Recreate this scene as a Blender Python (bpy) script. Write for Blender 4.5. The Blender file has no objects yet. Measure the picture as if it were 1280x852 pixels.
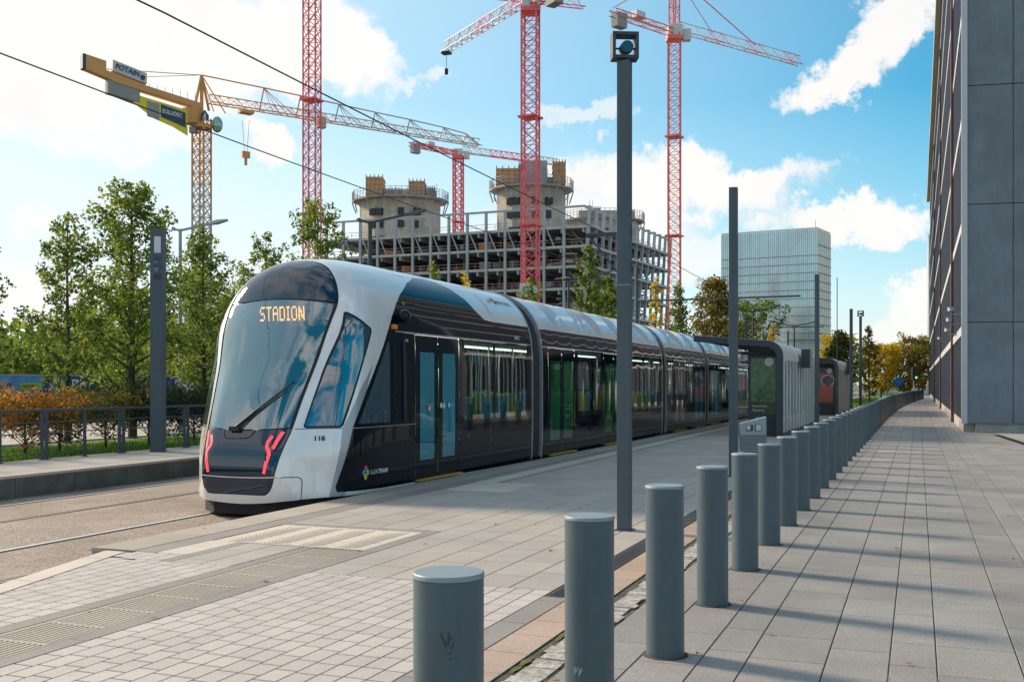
import bpy, bmesh, math, random
from mathutils import Vector, Matrix
from mathutils.geometry import delaunay_2d_cdt
random.seed(7)
R = math.radians
PI = math.pi
sc = bpy.context.scene
COL = sc.collection
# ------------------------------------------------------------------ frame
# street frame: t runs along the street (+Y), s to the left of the camera (-X)
TH = R(21.34)
CT, ST = math.cos(TH), math.sin(TH)
HC = 1.49
def W(t, s, z=0.0): return Vector((-s, t, z))
def CV(x, d, z=0.0):            # x metres right of and d metres ahead of the viewpoint
    return W(x*ST + d*CT, -x*CT + d*ST, z)

# ------------------------------------------------------------------ tagging
def tag(o, label=None, cat=None, group=None, kind=None):
    if label: o['label'] = label
    if cat: o['category'] = cat
    if group: o['group'] = group
    if kind: o['kind'] = kind
    return o
def empty(name, loc=(0,0,0), rz=0.0, parent=None):
    o = bpy.data.objects.new(name, None); COL.objects.link(o)
    o.location = loc; o.rotation_euler = (0,0,rz); o.empty_display_size = .2
    if parent: o.parent = parent
    return o
def copy_tree(o, parent=None):
    c = o.copy(); COL.objects.link(c); c.parent = parent
    for ch in list(o.children): copy_tree(ch, c)
    return c

# ------------------------------------------------------------------ mesh builder
class MB:
    def __init__(self): self.v=[]; self.f=[]; self.m=[]; self.c=None
    def add(self, vs, fs, mi=0):
        b=len(self.v); self.v += [tuple(p) for p in vs]
        for f in fs: self.f.append(tuple(i+b for i in f)); self.m.append(mi)
    def box(self, c, size, rz=0.0, mi=0, M=None):
        x,y,z=[a/2 for a in size]
        vs=[Vector((sx*x,sy*y,sz*z)) for sz in (-1,1) for sy in (-1,1) for sx in (-1,1)]
        if M is None: M=Matrix.Rotation(rz,3,'Z')
        c=Vector(c); vs=[M@p+c for p in vs]
        self.add(vs,[(0,2,3,1),(4,5,7,6),(0,1,5,4),(2,6,7,3),(0,4,6,2),(1,3,7,5)],mi)
    def bb(self, x0,x1,y0,y1,z0,z1, mi=0):
        self.box(((x0+x1)/2,(y0+y1)/2,(z0+z1)/2),(abs(x1-x0),abs(y1-y0),abs(z1-z0)),0,mi)
    def bar(self, a, b, w, h=None, mi=0, n=4, caps=True):
        a=Vector(a); b=Vector(b); d=b-a
        if d.length<1e-6: return
        h = w if h is None else h
        q=d.normalized()
        up=Vector((0,0,1)) if abs(q.z)<.95 else Vector((0,1,0))
        sx=q.cross(up).normalized(); sy=sx.cross(q).normalized()
        vs=[]
        for p in (a,b):
            for i in range(n):
                if n==4:
                    ux,uy=((-1,-1),(1,-1),(1,1),(-1,1))[i]
                else:
                    an=2*PI*i/n; ux,uy=math.cos(an),math.sin(an)
                vs.append(p+sx*ux*w/2+sy*uy*h/2)
        fs=[(i,(i+1)%n,n+(i+1)%n,n+i) for i in range(n)]
        if caps: fs+= [tuple(range(n))[::-1], tuple(range(n,2*n))]
        self.add(vs,fs,mi)
    def tube(self, pts, rad, n=8, mi=0, caps=True):
        pts=[Vector(p) for p in pts]; k=len(pts)
        if not hasattr(rad,'__len__'): rad=[rad]*k
        vs=[]; prev=None
        for i,p in enumerate(pts):
            d=(pts[min(i+1,k-1)]-pts[max(i-1,0)]).normalized()
            ref=Vector((0,0,1)) if abs(d.z)<.9 else Vector((1,0,0))
            sx=d.cross(ref).normalized(); sy=sx.cross(d)
            if prev is not None:
                sx=(prev-d*prev.dot(d)); sx = sx.normalized() if sx.length>1e-5 else d.cross(ref).normalized()
                sy=sx.cross(d)
            prev=sx
            for j in range(n):
                an=2*PI*j/n; vs.append(p+(sx*math.cos(an)+sy*math.sin(an))*rad[i])
        fs=[]
        for i in range(k-1):
            for j in range(n):
                a=i*n+j; b=i*n+(j+1)%n; fs.append((a,b,b+n,a+n))
        if caps: fs.append(tuple(range(n))[::-1]); fs.append(tuple(range((k-1)*n,k*n)))
        self.add(vs,fs,mi)
    def cyl(self, c, r, z0, z1, n=24, mi=0, bev=0.0, cap_mi=None):
        x,y=c[0],c[1]; rings=[]
        lv=[(z0,r)]
        if bev>0: lv+=[(z1-bev,r),(z1-bev*.3,r-bev*.35),(z1,r-bev)]
        else: lv+=[(z1,r)]
        vs=[]; fs=[]
        for z,rr in lv:
            for i in range(n):
                a=2*PI*i/n; vs.append((x+rr*math.cos(a),y+rr*math.sin(a),z))
        for k in range(len(lv)-1):
            for i in range(n): fs.append((k*n+i,k*n+(i+1)%n,(k+1)*n+(i+1)%n,(k+1)*n+i))
        self.add(vs,fs,mi)
        b=(len(lv)-1)*n
        self.add([vs[b+i] for i in range(n)],[tuple(range(n))], mi if cap_mi is None else cap_mi)
    def prism(self, poly, z0, z1, mi=0):
        n=len(poly)
        vs=[(p[0],p[1],z0) for p in poly]+[(p[0],p[1],z1) for p in poly]
        fs=[(i,(i+1)%n,n+(i+1)%n,n+i) for i in range(n)]+[tuple(range(n))[::-1],tuple(range(n,2*n))]
        self.add(vs,fs,mi)
    def sphere(self, c, r, n=12, k=8, mi=0, sc3=(1,1,1)):
        vs=[];fs=[]
        for i in range(k+1):
            a=PI*i/k
            for j in range(n):
                b=2*PI*j/n
                vs.append((c[0]+r*sc3[0]*math.sin(a)*math.cos(b),c[1]+r*sc3[1]*math.sin(a)*math.sin(b),c[2]+r*sc3[2]*math.cos(a)))
        for i in range(k):
            for j in range(n):
                fs.append((i*n+j,(i+1)*n+j,(i+1)*n+(j+1)%n,i*n+(j+1)%n))
        self.add(vs,fs,mi)
    def build(self, name, mats, parent=None, smooth=False, bevel=0.0, weld=False):
        me=bpy.data.meshes.new(name)
        me.from_pydata([tuple(p) for p in self.v],[],self.f)
        if not isinstance(mats,(list,tuple)): mats=[mats]
        for m in mats: me.materials.append(m)
        if len(mats)>1: me.polygons.foreach_set('material_index', self.m)
        if self.c is not None:
            at=me.color_attributes.new('tone','FLOAT_COLOR','CORNER')
            buf=[]
            for f,c in zip(self.f,self.c): buf += list(c)*len(f)
            at.data.foreach_set('color',buf)
        if smooth:
            me.polygons.foreach_set('use_smooth',[True]*len(me.polygons))
            if smooth=='auto':
                try: me.set_sharp_from_angle(angle=R(40))
                except Exception: pass
        me.update()
        o=bpy.data.objects.new(name,me); COL.objects.link(o)
        if parent: o.parent=parent
        if bevel>0:
            md=o.modifiers.new('bevel','BEVEL'); md.width=bevel; md.segments=2; md.limit_method='ANGLE'; md.angle_limit=R(40)
        return o

# ------------------------------------------------------------------ materials
def newmat(name):
    m=bpy.data.materials.new(name); m.use_nodes=True
    nt=m.node_tree; b=nt.nodes['Principled BSDF']
    return m,nt,b
def N(nt,t,**kw):
    n=nt.nodes.new(t)
    for k,v in kw.items(): setattr(n,k,v)
    return n
def pbr(name, col, rough=.6, metal=0.0, var=.12, scale=3.0, bump=0.0, bscale=60.0, coat=0.0, spec=.5, tone=False, rvar=.1, dirt=0.0):
    m,nt,b=newmat(name); L=nt.links
    b.inputs['Roughness'].default_value=rough; b.inputs['Metallic'].default_value=metal
    b.inputs['Specular IOR Level'].default_value=spec
    if coat: b.inputs['Coat Weight'].default_value=coat; b.inputs['Coat Roughness'].default_value=.04
    tc=N(nt,'ShaderNodeTexCoord'); nz=N(nt,'ShaderNodeTexNoise'); nz.inputs['Scale'].default_value=scale; nz.inputs['Detail'].default_value=6
    nz.inputs['Roughness'].default_value=.62
    L.new(tc.outputs['Object'],nz.inputs['Vector'])
    mx=N(nt,'ShaderNodeMix',data_type='RGBA')
    lo=[c*(1-var) for c in col]+[1]; hi=[min(1,c*(1+var)) for c in col]+[1]
    mr=N(nt,'ShaderNodeMapRange'); mr.inputs[1].default_value=.3; mr.inputs[2].default_value=.7
    L.new(nz.outputs['Fac'],mr.inputs[0]); L.new(mr.outputs[0],mx.inputs[0])
    mx.inputs[6].default_value=lo; mx.inputs[7].default_value=hi
    out=mx.outputs[2]
    if tone:
        at=N(nt,'ShaderNodeAttribute'); at.attribute_name='tone'
        mm=N(nt,'ShaderNodeMix',data_type='RGBA',blend_type='MULTIPLY'); mm.inputs[0].default_value=1
        L.new(out,mm.inputs[6]); L.new(at.outputs['Color'],mm.inputs[7]); out=mm.outputs[2]
    if dirt:
        n2=N(nt,'ShaderNodeTexNoise'); n2.inputs['Scale'].default_value=.9; n2.inputs['Detail'].default_value=9; n2.inputs['Roughness'].default_value=.7
        L.new(tc.outputs['Object'],n2.inputs['Vector'])
        m2=N(nt,'ShaderNodeMapRange'); m2.inputs[1].default_value=.42; m2.inputs[2].default_value=.68; m2.inputs[3].default_value=1; m2.inputs[4].default_value=1-dirt
        L.new(n2.outputs['Fac'],m2.inputs[0])
        mm=N(nt,'ShaderNodeMix',data_type='RGBA',blend_type='MULTIPLY'); mm.inputs[0].default_value=1
        L.new(out,mm.inputs[6]); L.new(m2.outputs[0],mm.inputs[7]); out=mm.outputs[2]
    L.new(out,b.inputs['Base Color'])
    if rvar:
        r2=N(nt,'ShaderNodeMapRange'); r2.inputs[3].default_value=max(0,rough-rvar*.5); r2.inputs[4].default_value=min(1,rough+rvar*.5)
        L.new(nz.outputs['Fac'],r2.inputs[0]); L.new(r2.outputs[0],b.inputs['Roughness'])
    if bump:
        nb=N(nt,'ShaderNodeTexNoise'); nb.inputs['Scale'].default_value=bscale; nb.inputs['Detail'].default_value=4
        L.new(tc.outputs['Object'],nb.inputs['Vector'])
        bp=N(nt,'ShaderNodeBump'); bp.inputs['Strength'].default_value=bump; bp.inputs['Distance'].default_value=.01
        L.new(nb.outputs['Fac'],bp.inputs['Height']); L.new(bp.outputs[0],b.inputs['Normal'])
    return m
def streaks(m, amt=.18, sx=2.2, sz=.12, objvar=.10):
    """rain streaks running down and a small tone change from piece to piece"""
    nt=m.node_tree; L=nt.links; b=nt.nodes['Principled BSDF']; src=b.inputs['Base Color'].links[0].from_socket
    tc=N(nt,'ShaderNodeTexCoord'); mp=N(nt,'ShaderNodeMapping'); mp.inputs['Scale'].default_value=(sx,sx,sz); L.new(tc.outputs['Object'],mp.inputs['Vector'])
    nz=N(nt,'ShaderNodeTexNoise'); nz.inputs['Scale'].default_value=2.5; nz.inputs['Detail'].default_value=7; nz.inputs['Roughness'].default_value=.7; L.new(mp.outputs[0],nz.inputs['Vector'])
    mr=N(nt,'ShaderNodeMapRange'); mr.inputs[1].default_value=.35; mr.inputs[2].default_value=.7; mr.inputs[3].default_value=1+amt*.5; mr.inputs[4].default_value=1-amt; L.new(nz.outputs['Fac'],mr.inputs[0])
    oi=N(nt,'ShaderNodeObjectInfo'); m2=N(nt,'ShaderNodeMapRange'); m2.inputs[3].default_value=1-objvar; m2.inputs[4].default_value=1+objvar; L.new(oi.outputs['Random'],m2.inputs[0])
    mu=N(nt,'ShaderNodeMath',operation='MULTIPLY'); L.new(mr.outputs[0],mu.inputs[0]); L.new(m2.outputs[0],mu.inputs[1])
    mm=N(nt,'ShaderNodeMix',data_type='RGBA',blend_type='MULTIPLY'); mm.inputs[0].default_value=1; L.new(src,mm.inputs[6]); L.new(mu.outputs[0],mm.inputs[7]); L.new(mm.outputs[2],b.inputs['Base Color'])
def speck(name, cols, scale=60, rough=.8, bump=.3, tone=False, dirt=.15):
    """aggregate: fine speckles of several colours"""
    m,nt,b=newmat(name); L=nt.links
    tc=N(nt,'ShaderNodeTexCoord'); vo=N(nt,'ShaderNodeTexVoronoi'); vo.inputs['Scale'].default_value=scale
    L.new(tc.outputs['Object'],vo.inputs['Vector'])
    sp=N(nt,'ShaderNodeSeparateColor'); L.new(vo.outputs['Color'],sp.inputs[0])
    cr=N(nt,'ShaderNodeValToRGB'); cr.color_ramp.interpolation='LINEAR'
    el=cr.color_ramp.elements; 
    while len(el)<len(cols): el.new(.5)
    for i,c in enumerate(cols): el[i].position=i/(len(cols)-1); el[i].color=(*c,1)
    L.new(sp.outputs[0],cr.inputs[0])
    out=cr.outputs[0]
    n2=N(nt,'ShaderNodeTexNoise'); n2.inputs['Scale'].default_value=.8; n2.inputs['Detail'].default_value=8; n2.inputs['Roughness'].default_value=.65
    L.new(tc.outputs['Object'],n2.inputs['Vector'])
    m2=N(nt,'ShaderNodeMapRange'); m2.inputs[1].default_value=.35; m2.inputs[2].default_value=.68; m2.inputs[3].default_value=1.06; m2.inputs[4].default_value=1-dirt
    L.new(n2.outputs['Fac'],m2.inputs[0])
    mm=N(nt,'ShaderNodeMix',data_type='RGBA',blend_type='MULTIPLY'); mm.inputs[0].default_value=1
    L.new(out,mm.inputs[6]); L.new(m2.outputs[0],mm.inputs[7]); out=mm.outputs[2]
    if tone:
        at=N(nt,'ShaderNodeAttribute'); at.attribute_name='tone'
        mm=N(nt,'ShaderNodeMix',data_type='RGBA',blend_type='MULTIPLY'); mm.inputs[0].default_value=1
        L.new(out,mm.inputs[6]); L.new(at.outputs['Color'],mm.inputs[7]); out=mm.outputs[2]
    L.new(out,b.inputs['Base Color']); b.inputs['Roughness'].default_value=rough; b.inputs['Specular IOR Level'].default_value=.35
    if bump:
        bp=N(nt,'ShaderNodeBump'); bp.inputs['Strength'].default_value=bump; bp.inputs['Distance'].default_value=.004
        L.new(vo.outputs['Distance'],bp.inputs['Height']); L.new(bp.outputs[0],b.inputs['Normal'])
    return m
def emis(name,col,strength):
    m,nt,b=newmat(name); b.inputs['Base Color'].default_value=(*[c*.3 for c in col],1)
    b.inputs['Emission Color'].default_value=(*col,1); b.inputs['Emission Strength'].default_value=strength
    return m
def glass(name, tint, refl=.12, blend=.35, rough=.01, wav=0.0, haze=None, hazef=0.0):
    m,nt,b=newmat(name); L=nt.links; nt.nodes.remove(b)
    out=[n for n in nt.nodes if n.type=='OUTPUT_MATERIAL'][0]
    tr=N(nt,'ShaderNodeBsdfTransparent'); tr.inputs[0].default_value=(*tint,1)
    gl=N(nt,'ShaderNodeBsdfGlossy'); gl.inputs['Roughness'].default_value=rough; gl.inputs[0].default_value=(.95,.97,1,1)
    lw=N(nt,'ShaderNodeLayerWeight'); lw.inputs[0].default_value=blend
    mr=N(nt,'ShaderNodeMapRange'); mr.inputs[3].default_value=refl; mr.inputs[4].default_value=1
    L.new(lw.outputs['Fresnel'],mr.inputs[0])
    mx=N(nt,'ShaderNodeMixShader'); L.new(mr.outputs[0],mx.inputs[0])
    base=tr.outputs[0]
    if haze:
        df=N(nt,'ShaderNodeBsdfDiffuse'); df.inputs[0].default_value=(*haze,1)
        m0=N(nt,'ShaderNodeMixShader'); m0.inputs[0].default_value=hazef
        L.new(tr.outputs[0],m0.inputs[1]); L.new(df.outputs[0],m0.inputs[2]); base=m0.outputs[0]
    L.new(base,mx.inputs[1]); L.new(gl.outputs[0],mx.inputs[2]); L.new(mx.outputs[0],out.inputs[0])
    if wav:
        tc=N(nt,'ShaderNodeTexCoord'); nb=N(nt,'ShaderNodeTexNoise'); nb.inputs['Scale'].default_value=1.3
        L.new(tc.outputs['Object'],nb.inputs['Vector'])
        bp=N(nt,'ShaderNodeBump'); bp.inputs['Strength'].default_value=wav; bp.inputs['Distance'].default_value=.02
        L.new(nb.outputs['Fac'],bp.inputs['Height'])
        L.new(bp.outputs[0],gl.inputs['Normal'])
    return m
def leafmat(name, cols, trans=.35):
    m,nt,b=newmat(name); L=nt.links
    at=N(nt,'ShaderNodeAttribute'); at.attribute_name='tone'
    sp=N(nt,'ShaderNodeSeparateColor'); L.new(at.outputs['Color'],sp.inputs[0])
    cr=N(nt,'ShaderNodeValToRGB'); el=cr.color_ramp.elements
    while len(el)<len(cols): el.new(.5)
    for i,c in enumerate(cols): el[i].position=i/(len(cols)-1); el[i].color=(*c,1)
    L.new(sp.outputs[0],cr.inputs[0]); L.new(cr.outputs[0],b.inputs['Base Color'])
    b.inputs['Roughness'].default_value=.55; b.inputs['Specular IOR Level'].default_value=.3
    out=[n for n in nt.nodes if n.type=='OUTPUT_MATERIAL'][0]
    tl=N(nt,'ShaderNodeBsdfTranslucent'); L.new(cr.outputs[0],tl.inputs[0])
    mx=N(nt,'ShaderNodeMixShader'); mx.inputs[0].default_value=trans
    L.new(b.outputs[0],mx.inputs[1]); L.new(tl.outputs[0],mx.inputs[2]); L.new(mx.outputs[0],out.inputs[0])
    return m

M={}
M['steel_blue']=pbr('painted steel blue grey',(.066,.105,.128),.42,0,.10,2,coat=.15,dirt=.12)
M['steel_cap']=pbr('bollard cap',(.23,.28,.31),.45,.1,.06,6)
M['steel_post']=pbr('post paint',(.068,.098,.122),.5,0,.10,2,dirt=.12)
M['dark_post']=pbr('dark post paint',(.035,.05,.062),.5,0,.10,2)
M['galv']=pbr('galvanised steel',(.36,.40,.43),.5,.3,.12,6)
M['rail']=pbr('rail with painted sky sheen',(.72,.73,.76),.42,.35,.06,10)  # sky reflected on the bright rails is put into the pale colour
M['rail2']=pbr('dull rail',(.28,.25,.23),.5,.6,.2,10)
M['groove']=pbr('rail groove',(.02,.018,.016),.9,0,.2,5)
M['bed']=speck('track bed aggregate',[(.09,.075,.065),(.24,.19,.16),(.36,.29,.24),(.50,.43,.36),(.2,.13,.10)],85,.85,.5,dirt=.3)
M['slab']=speck('sidewalk slab',[(.18,.173,.165),(.25,.242,.232),(.31,.30,.287),(.365,.352,.335)],230,.7,.18,True,.22)
M['pslab']=speck('platform slab',[(.33,.30,.27),(.40,.37,.335),(.46,.42,.38)],200,.7,.12,True,.15)
M['sett']=speck('light setts',[(.40,.37,.345),(.48,.44,.41),(.54,.49,.46)],200,.75,.2,True,.12)
M['edge']=speck('platform edge stone',[(.33,.29,.25),(.42,.37,.31),(.48,.42,.35)],220,.75,.1,True,.2)
M['cream']=speck('cream stone',[(.46,.40,.34),(.57,.51,.44),(.63,.57,.50)],200,.75,.1,True,.12)
M['band']=speck('grey band stone',[(.21,.195,.18),(.27,.25,.235),(.33,.31,.29)],200,.75,.1,True,.15)
M['pink']=speck('terracotta pavers',[(.33,.24,.19),(.41,.31,.25),(.47,.37,.30)],150,.8,.2,True,.2)
M['rough']=pbr('rough granite',(.36,.34,.31),.9,0,.45,18,bump=1.0,bscale=35,tone=True)
M['joint']=pbr('joint earth',(.065,.062,.048),.95,0,.5,8)
M['moss']=pbr('moss',(.10,.12,.03),.95,0,.5,30,bump=.8,bscale=90)
M['drain']=pbr('slot drain',(.10,.085,.085),.6,.4,.2,30)
M['concrete']=pbr('concrete',(.36,.355,.34),.85,0,.12,1.2,bump=.15,bscale=30,dirt=.25)
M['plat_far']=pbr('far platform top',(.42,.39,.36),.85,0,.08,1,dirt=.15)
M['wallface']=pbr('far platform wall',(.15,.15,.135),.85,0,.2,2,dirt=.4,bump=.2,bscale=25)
M['grass']=pbr('lawn',(.07,.15,.02),.9,0,.45,6,bump=.6,bscale=30)
M['ground']=pbr('rough ground',(.13,.13,.075),.95,0,.35,.4)
M['asphalt']=speck('asphalt',[(.07,.07,.07),(.12,.12,.12),(.2,.2,.2)],60,.8,.1,dirt=.15)
M['white']=pbr('tram white',(.84,.82,.80),.25,.15,.03,1,coat=.8,rvar=.04)
M['silver']=pbr('tram silver roof',(.72,.69,.68),.28,.25,.05,1,coat=.6,rvar=.06)
M['silver_side']=pbr('tram grey trim and painted crease shade',(.36,.38,.42),.3,.3,.03,1,coat=.6,rvar=.04)
M['gloss_black']=pbr('tram gloss black',(.003,.007,.012),.05,0,.1,1,coat=0,spec=.30,rvar=.02)
M['mask']=pbr('front mask dark glass',(.006,.024,.050),.035,0,.08,1,coat=.4,spec=.7,rvar=.01)
M['rubber']=pbr('rubber',(.015,.016,.018),.6,0,.15,4)
M['bellows']=pbr('bellows',(.012,.013,.015),.55,0,.2,6)
M['under']=pbr('underframe',(.012,.012,.013),.7,0,.3,6)
M['yellow']=pbr('sill yellow',(.62,.38,.04),.5,0,.1,6)
M['screen_glass']=glass('windscreen glass',(.22,.54,.60),.18,.42,.02,haze=(.07,.32,.38),hazef=.34)
M['cab_glass']=glass('cab side glass',(.14,.36,.46),.16,.42,.008,haze=(.03,.13,.2),hazef=.25)
M['win_glass']=glass('tinted window',(.44,.62,.58),.07,.32,.008)
M['door_glass']=glass('teal door glass',(.06,.46,.54),.11,.35,.01,haze=(.02,.42,.52),hazef=.5)
M['green_glass']=glass('green door glass',(.06,.38,.16),.12,.35,.01,haze=(.02,.22,.07),hazef=.35)
M['orange_glass']=glass('orange door glass',(.5,.16,.06),.12,.35,.01,haze=(.4,.12,.04),hazef=.3)
M['clear']=glass('clear glass',(.86,.92,.92),.06,.25,.01)
M['led']=emis('led orange',(1,.19,.025),5.5)
M['red_lamp']=emis('tail light red',(1,.045,.06),.85)
M['amber']=pbr('amber lamp',(.8,.25,.03),.3,0,.05,5)
M['txt_white']=pbr('white lettering',(.7,.72,.73),.5,0,.02,5)
M['txt_dark']=pbr('dark lettering',(.03,.035,.04),.5,0,.02,5)
M['txt_grey']=pbr('grey lettering',(.28,.30,.32),.5,0,.02,5)
M['c_yel']=pbr('logo yellow',(.8,.6,.05),.5); M['c_blue']=pbr('logo blue',(.05,.35,.65),.5)
M['c_red']=pbr('logo red',(.75,.1,.15),.5); M['c_grn']=pbr('logo green',(.2,.6,.1),.5)
M['seat']=pbr('seat blue',(.05,.35,.55),.6); M['seat2']=pbr('seat green',(.22,.45,.06),.6); M['seat3']=pbr('seat yellow',(.7,.5,.05),.6)
M['pole']=pbr('grab pole',(.6,.6,.5),.3,.6); M['fill_glow']=emis('added interior glow',(1,.97,.88),1.1); M['ceil']=pbr('interior ceiling',(.7,.72,.7),.6); M['floor_in']=pbr('interior floor',(.12,.12,.13),.7)  # the emissive one is an added glow to brighten the tram interior
M['crane_y']=pbr('crane yellow',(.68,.33,.10),.55,0,.1,.4)
M['crane_y2']=pbr('crane pale steel',(.50,.42,.34),.55,0,.1,.4)
M['crane_r']=pbr('crane red',(.78,.15,.17),.55,0,.12,.4)
M['crane_o']=pbr('crane orange red',(.80,.18,.14),.55,0,.12,.4)
M['crane_w']=pbr('crane white',(.6,.58,.58),.55,0,.1,.4)
M['cab']=glass('crane cab glass',(.3,.6,.55),.2,.3,haze=(.15,.4,.36),hazef=.5)
M['c_sign_y']=pbr('sign yellow',(.80,.62,.02),.6); M['navy']=pbr('navy',(.03,.06,.11),.5); M['navy2']=pbr('banner navy',(.02,.04,.16),.6,0,.15,1)
M['lime']=pbr('banner lime',(.35,.50,.03),.6); M['bskyl']=pbr('banner sky blue',(.08,.32,.62),.6,0,.35,1.2)
M['cw']=pbr('counterweight concrete',(.30,.29,.28),.85,0,.15,.5)
M['frame_st']=pbr('site frame steel',(.40,.43,.46),.55,.1,.12,.3)
M['deck']=pbr('deck underside',(.36,.38,.40),.8,0,.3,.3)
M['deck_edge']=pbr('deck edge',(.50,.49,.48),.7,0,.12,.5)
M['core']=pbr('raw concrete core',(.52,.46,.38),.85,0,.22,.35,dirt=.25)
M['core2']=pbr('grey concrete',(.36,.36,.36),.85,0,.2,.35,dirt=.2)
M['form']=pbr('orange formwork',(.85,.33,.08),.7,0,.25,.6)
M['scaff']=pbr('scaffold',(.30,.28,.27),.6,.2,.3,.8)
M['redrail']=pbr('site rail red',(.50,.26,.24),.6)
M['hole']=pbr('dark opening',(.02,.022,.025),.5)
M['bpanel']=pbr('facade fibre cement',(.185,.222,.255),.72,0,.10,.5,bump=.05,bscale=8,dirt=.22)
M['bpanel2']=pbr('facade pale metal',(.50,.51,.53),.5,.2,.06,.8)
M['eave']=pbr('eave beige',(.40,.37,.31),.7,0,.06,.5)
M['mull']=pbr('mullion purple grey',(.16,.165,.205),.45,.2,.1,2)
M['brown']=pbr('corten strip',(.11,.06,.05),.6,0,.2,2)
M['fglass']=pbr('facade glass',(.02,.045,.07),.04,0,.3,.5,coat=1,spec=.8,rvar=.02)
M['tglass']=pbr('tower glass',(.60,.72,.74),.10,.5,.16,.08,coat=.4,rvar=.1)
M['tside']=pbr('tower side cladding',(.72,.68,.60),.4,.1,.1,.08)
M['tline']=pbr('tower floor line',(.34,.37,.38),.5)
M['tmull']=pbr('tower mullion',(.50,.56,.57),.4,.2)
M['bark']=pbr('bark',(.065,.05,.038),.9,0,.35,8,bump=.6,bscale=20)
M['leaf_g']=leafmat('leaves green',[(.05,.095,.02),(.11,.185,.03),(.20,.285,.045),(.34,.38,.06),(.50,.43,.08)],.55)
M['leaf_g2']=leafmat('leaves dark green',[(.03,.055,.02),(.07,.11,.03),(.13,.17,.04),(.24,.25,.06)],.5)
M['leaf_y']=leafmat('leaves yellow',[(.30,.27,.03),(.60,.47,.04),(.80,.58,.05),(.88,.64,.09)],.6)
M['leaf_m']=leafmat('leaves turning',[(.06,.08,.018),(.17,.17,.03),(.34,.24,.04),(.48,.22,.05)],.42)
M['leaf_o']=leafmat('leaves rust orange',[(.10,.09,.02),(.26,.13,.025),(.50,.20,.03),(.56,.30,.05),(.26,.28,.05)],.45)
M['leaf_s']=leafmat('leaves shrub dark',[(.018,.036,.016),(.04,.07,.025),(.08,.11,.035)],.3)
M['sh_roof']=pbr('shelter roof pale metal',(.68,.68,.66),.45,.2,.06,2)
M['sh_wall']=pbr('shelter wall slats',(.74,.75,.72),.55,.1,.06,2)
M['wood']=pbr('timber soffit',(.07,.07,.07),.6,0,.2,3)
M['poster_g']=pbr('poster green',(.04,.14,.035),.3,0,.75,9,coat=.5)
M['poster_gd']=pbr('poster dark green',(.01,.045,.02),.3,0,.3,9,coat=.5)
M['poster_r']=pbr('poster red',(.40,.09,.05),.3,0,.25,3,coat=.5)
M['poster_d']=pbr('poster dark',(.03,.035,.05),.3,0,.3,3,coat=.5)
M['orange_p']=pbr('orange reflector panel',(.7,.2,.04),.5)
M['sig_blue']=pbr('road sign blue',(.02,.2,.6),.4)
M['sig_red']=pbr('red board',(.6,.05,.04),.5)
M['gl_green']=emis('signal green',(.1,.8,.45),.6)
M['lcd']=pbr('display face',(.55,.60,.62),.3,0,.05,3,coat=.5)
M['wire']=pbr('wire',(.02,.02,.022),.5,.3)

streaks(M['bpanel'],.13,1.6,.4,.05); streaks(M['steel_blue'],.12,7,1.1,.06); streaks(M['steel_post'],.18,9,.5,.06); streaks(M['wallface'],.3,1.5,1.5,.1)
streaks(M['core'],.3,.5,.06,.05); streaks(M['white'],.07,2,.6,0); streaks(M['concrete'],.2,1.2,1.2,.06)
# ------------------------------------------------------------------ text
def text_mesh(name, s, size, mat, Mx, parent=None, bold=0.0, depth=.002, squash=1.0, align='LEFT'):
    cu=bpy.data.curves.new(name,'FONT'); cu.body=s; cu.size=size; cu.extrude=depth; cu.offset=bold; cu.align_x=align
    cu.resolution_u=3
    tmp=bpy.data.objects.new(name+'_tmp',cu); COL.objects.link(tmp)
    dg=bpy.context.evaluated_depsgraph_get(); me=bpy.data.meshes.new_from_object(tmp.evaluated_get(dg))
    bpy.data.objects.remove(tmp,do_unlink=True); bpy.data.curves.remove(cu)
    for v in me.vertices: v.co=Mx@Vector((v.co.x*squash,v.co.y,v.co.z))
    me.materials.clear(); me.materials.append(mat); me.name=name
    o=bpy.data.objects.new(name,me); COL.objects.link(o)
    if parent: o.parent=parent
    return o
def frame_m(origin, xdir, ydir):
    x=Vector(xdir).normalized(); y=Vector(ydir); y=(y-x*y.dot(x)).normalized(); z=x.cross(y)
    m=Matrix((( x.x,y.x,z.x,origin[0]),(x.y,y.y,z.y,origin[1]),(x.z,y.z,z.z,origin[2]),(0,0,0,1)))
    return m
# ================================================================== GROUND
ZR=-.31
def sstep(a,b,x):
    u=max(0.0,min(1.0,(x-a)/(b-a))); return u*u*(3-2*u)
def zf(s,t): return 0.0
def s_out(t): return 6.78-(7.35-t)*.27         # the crossing kerb runs in at an angle
def s_in(t): return s_out(t)-.215
def struct(o):
    o['kind']='structure'
    for p in o.data.polygons:
        if p.normal.z<-.3: p.flip()
    o.data.update()
    return o

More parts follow.
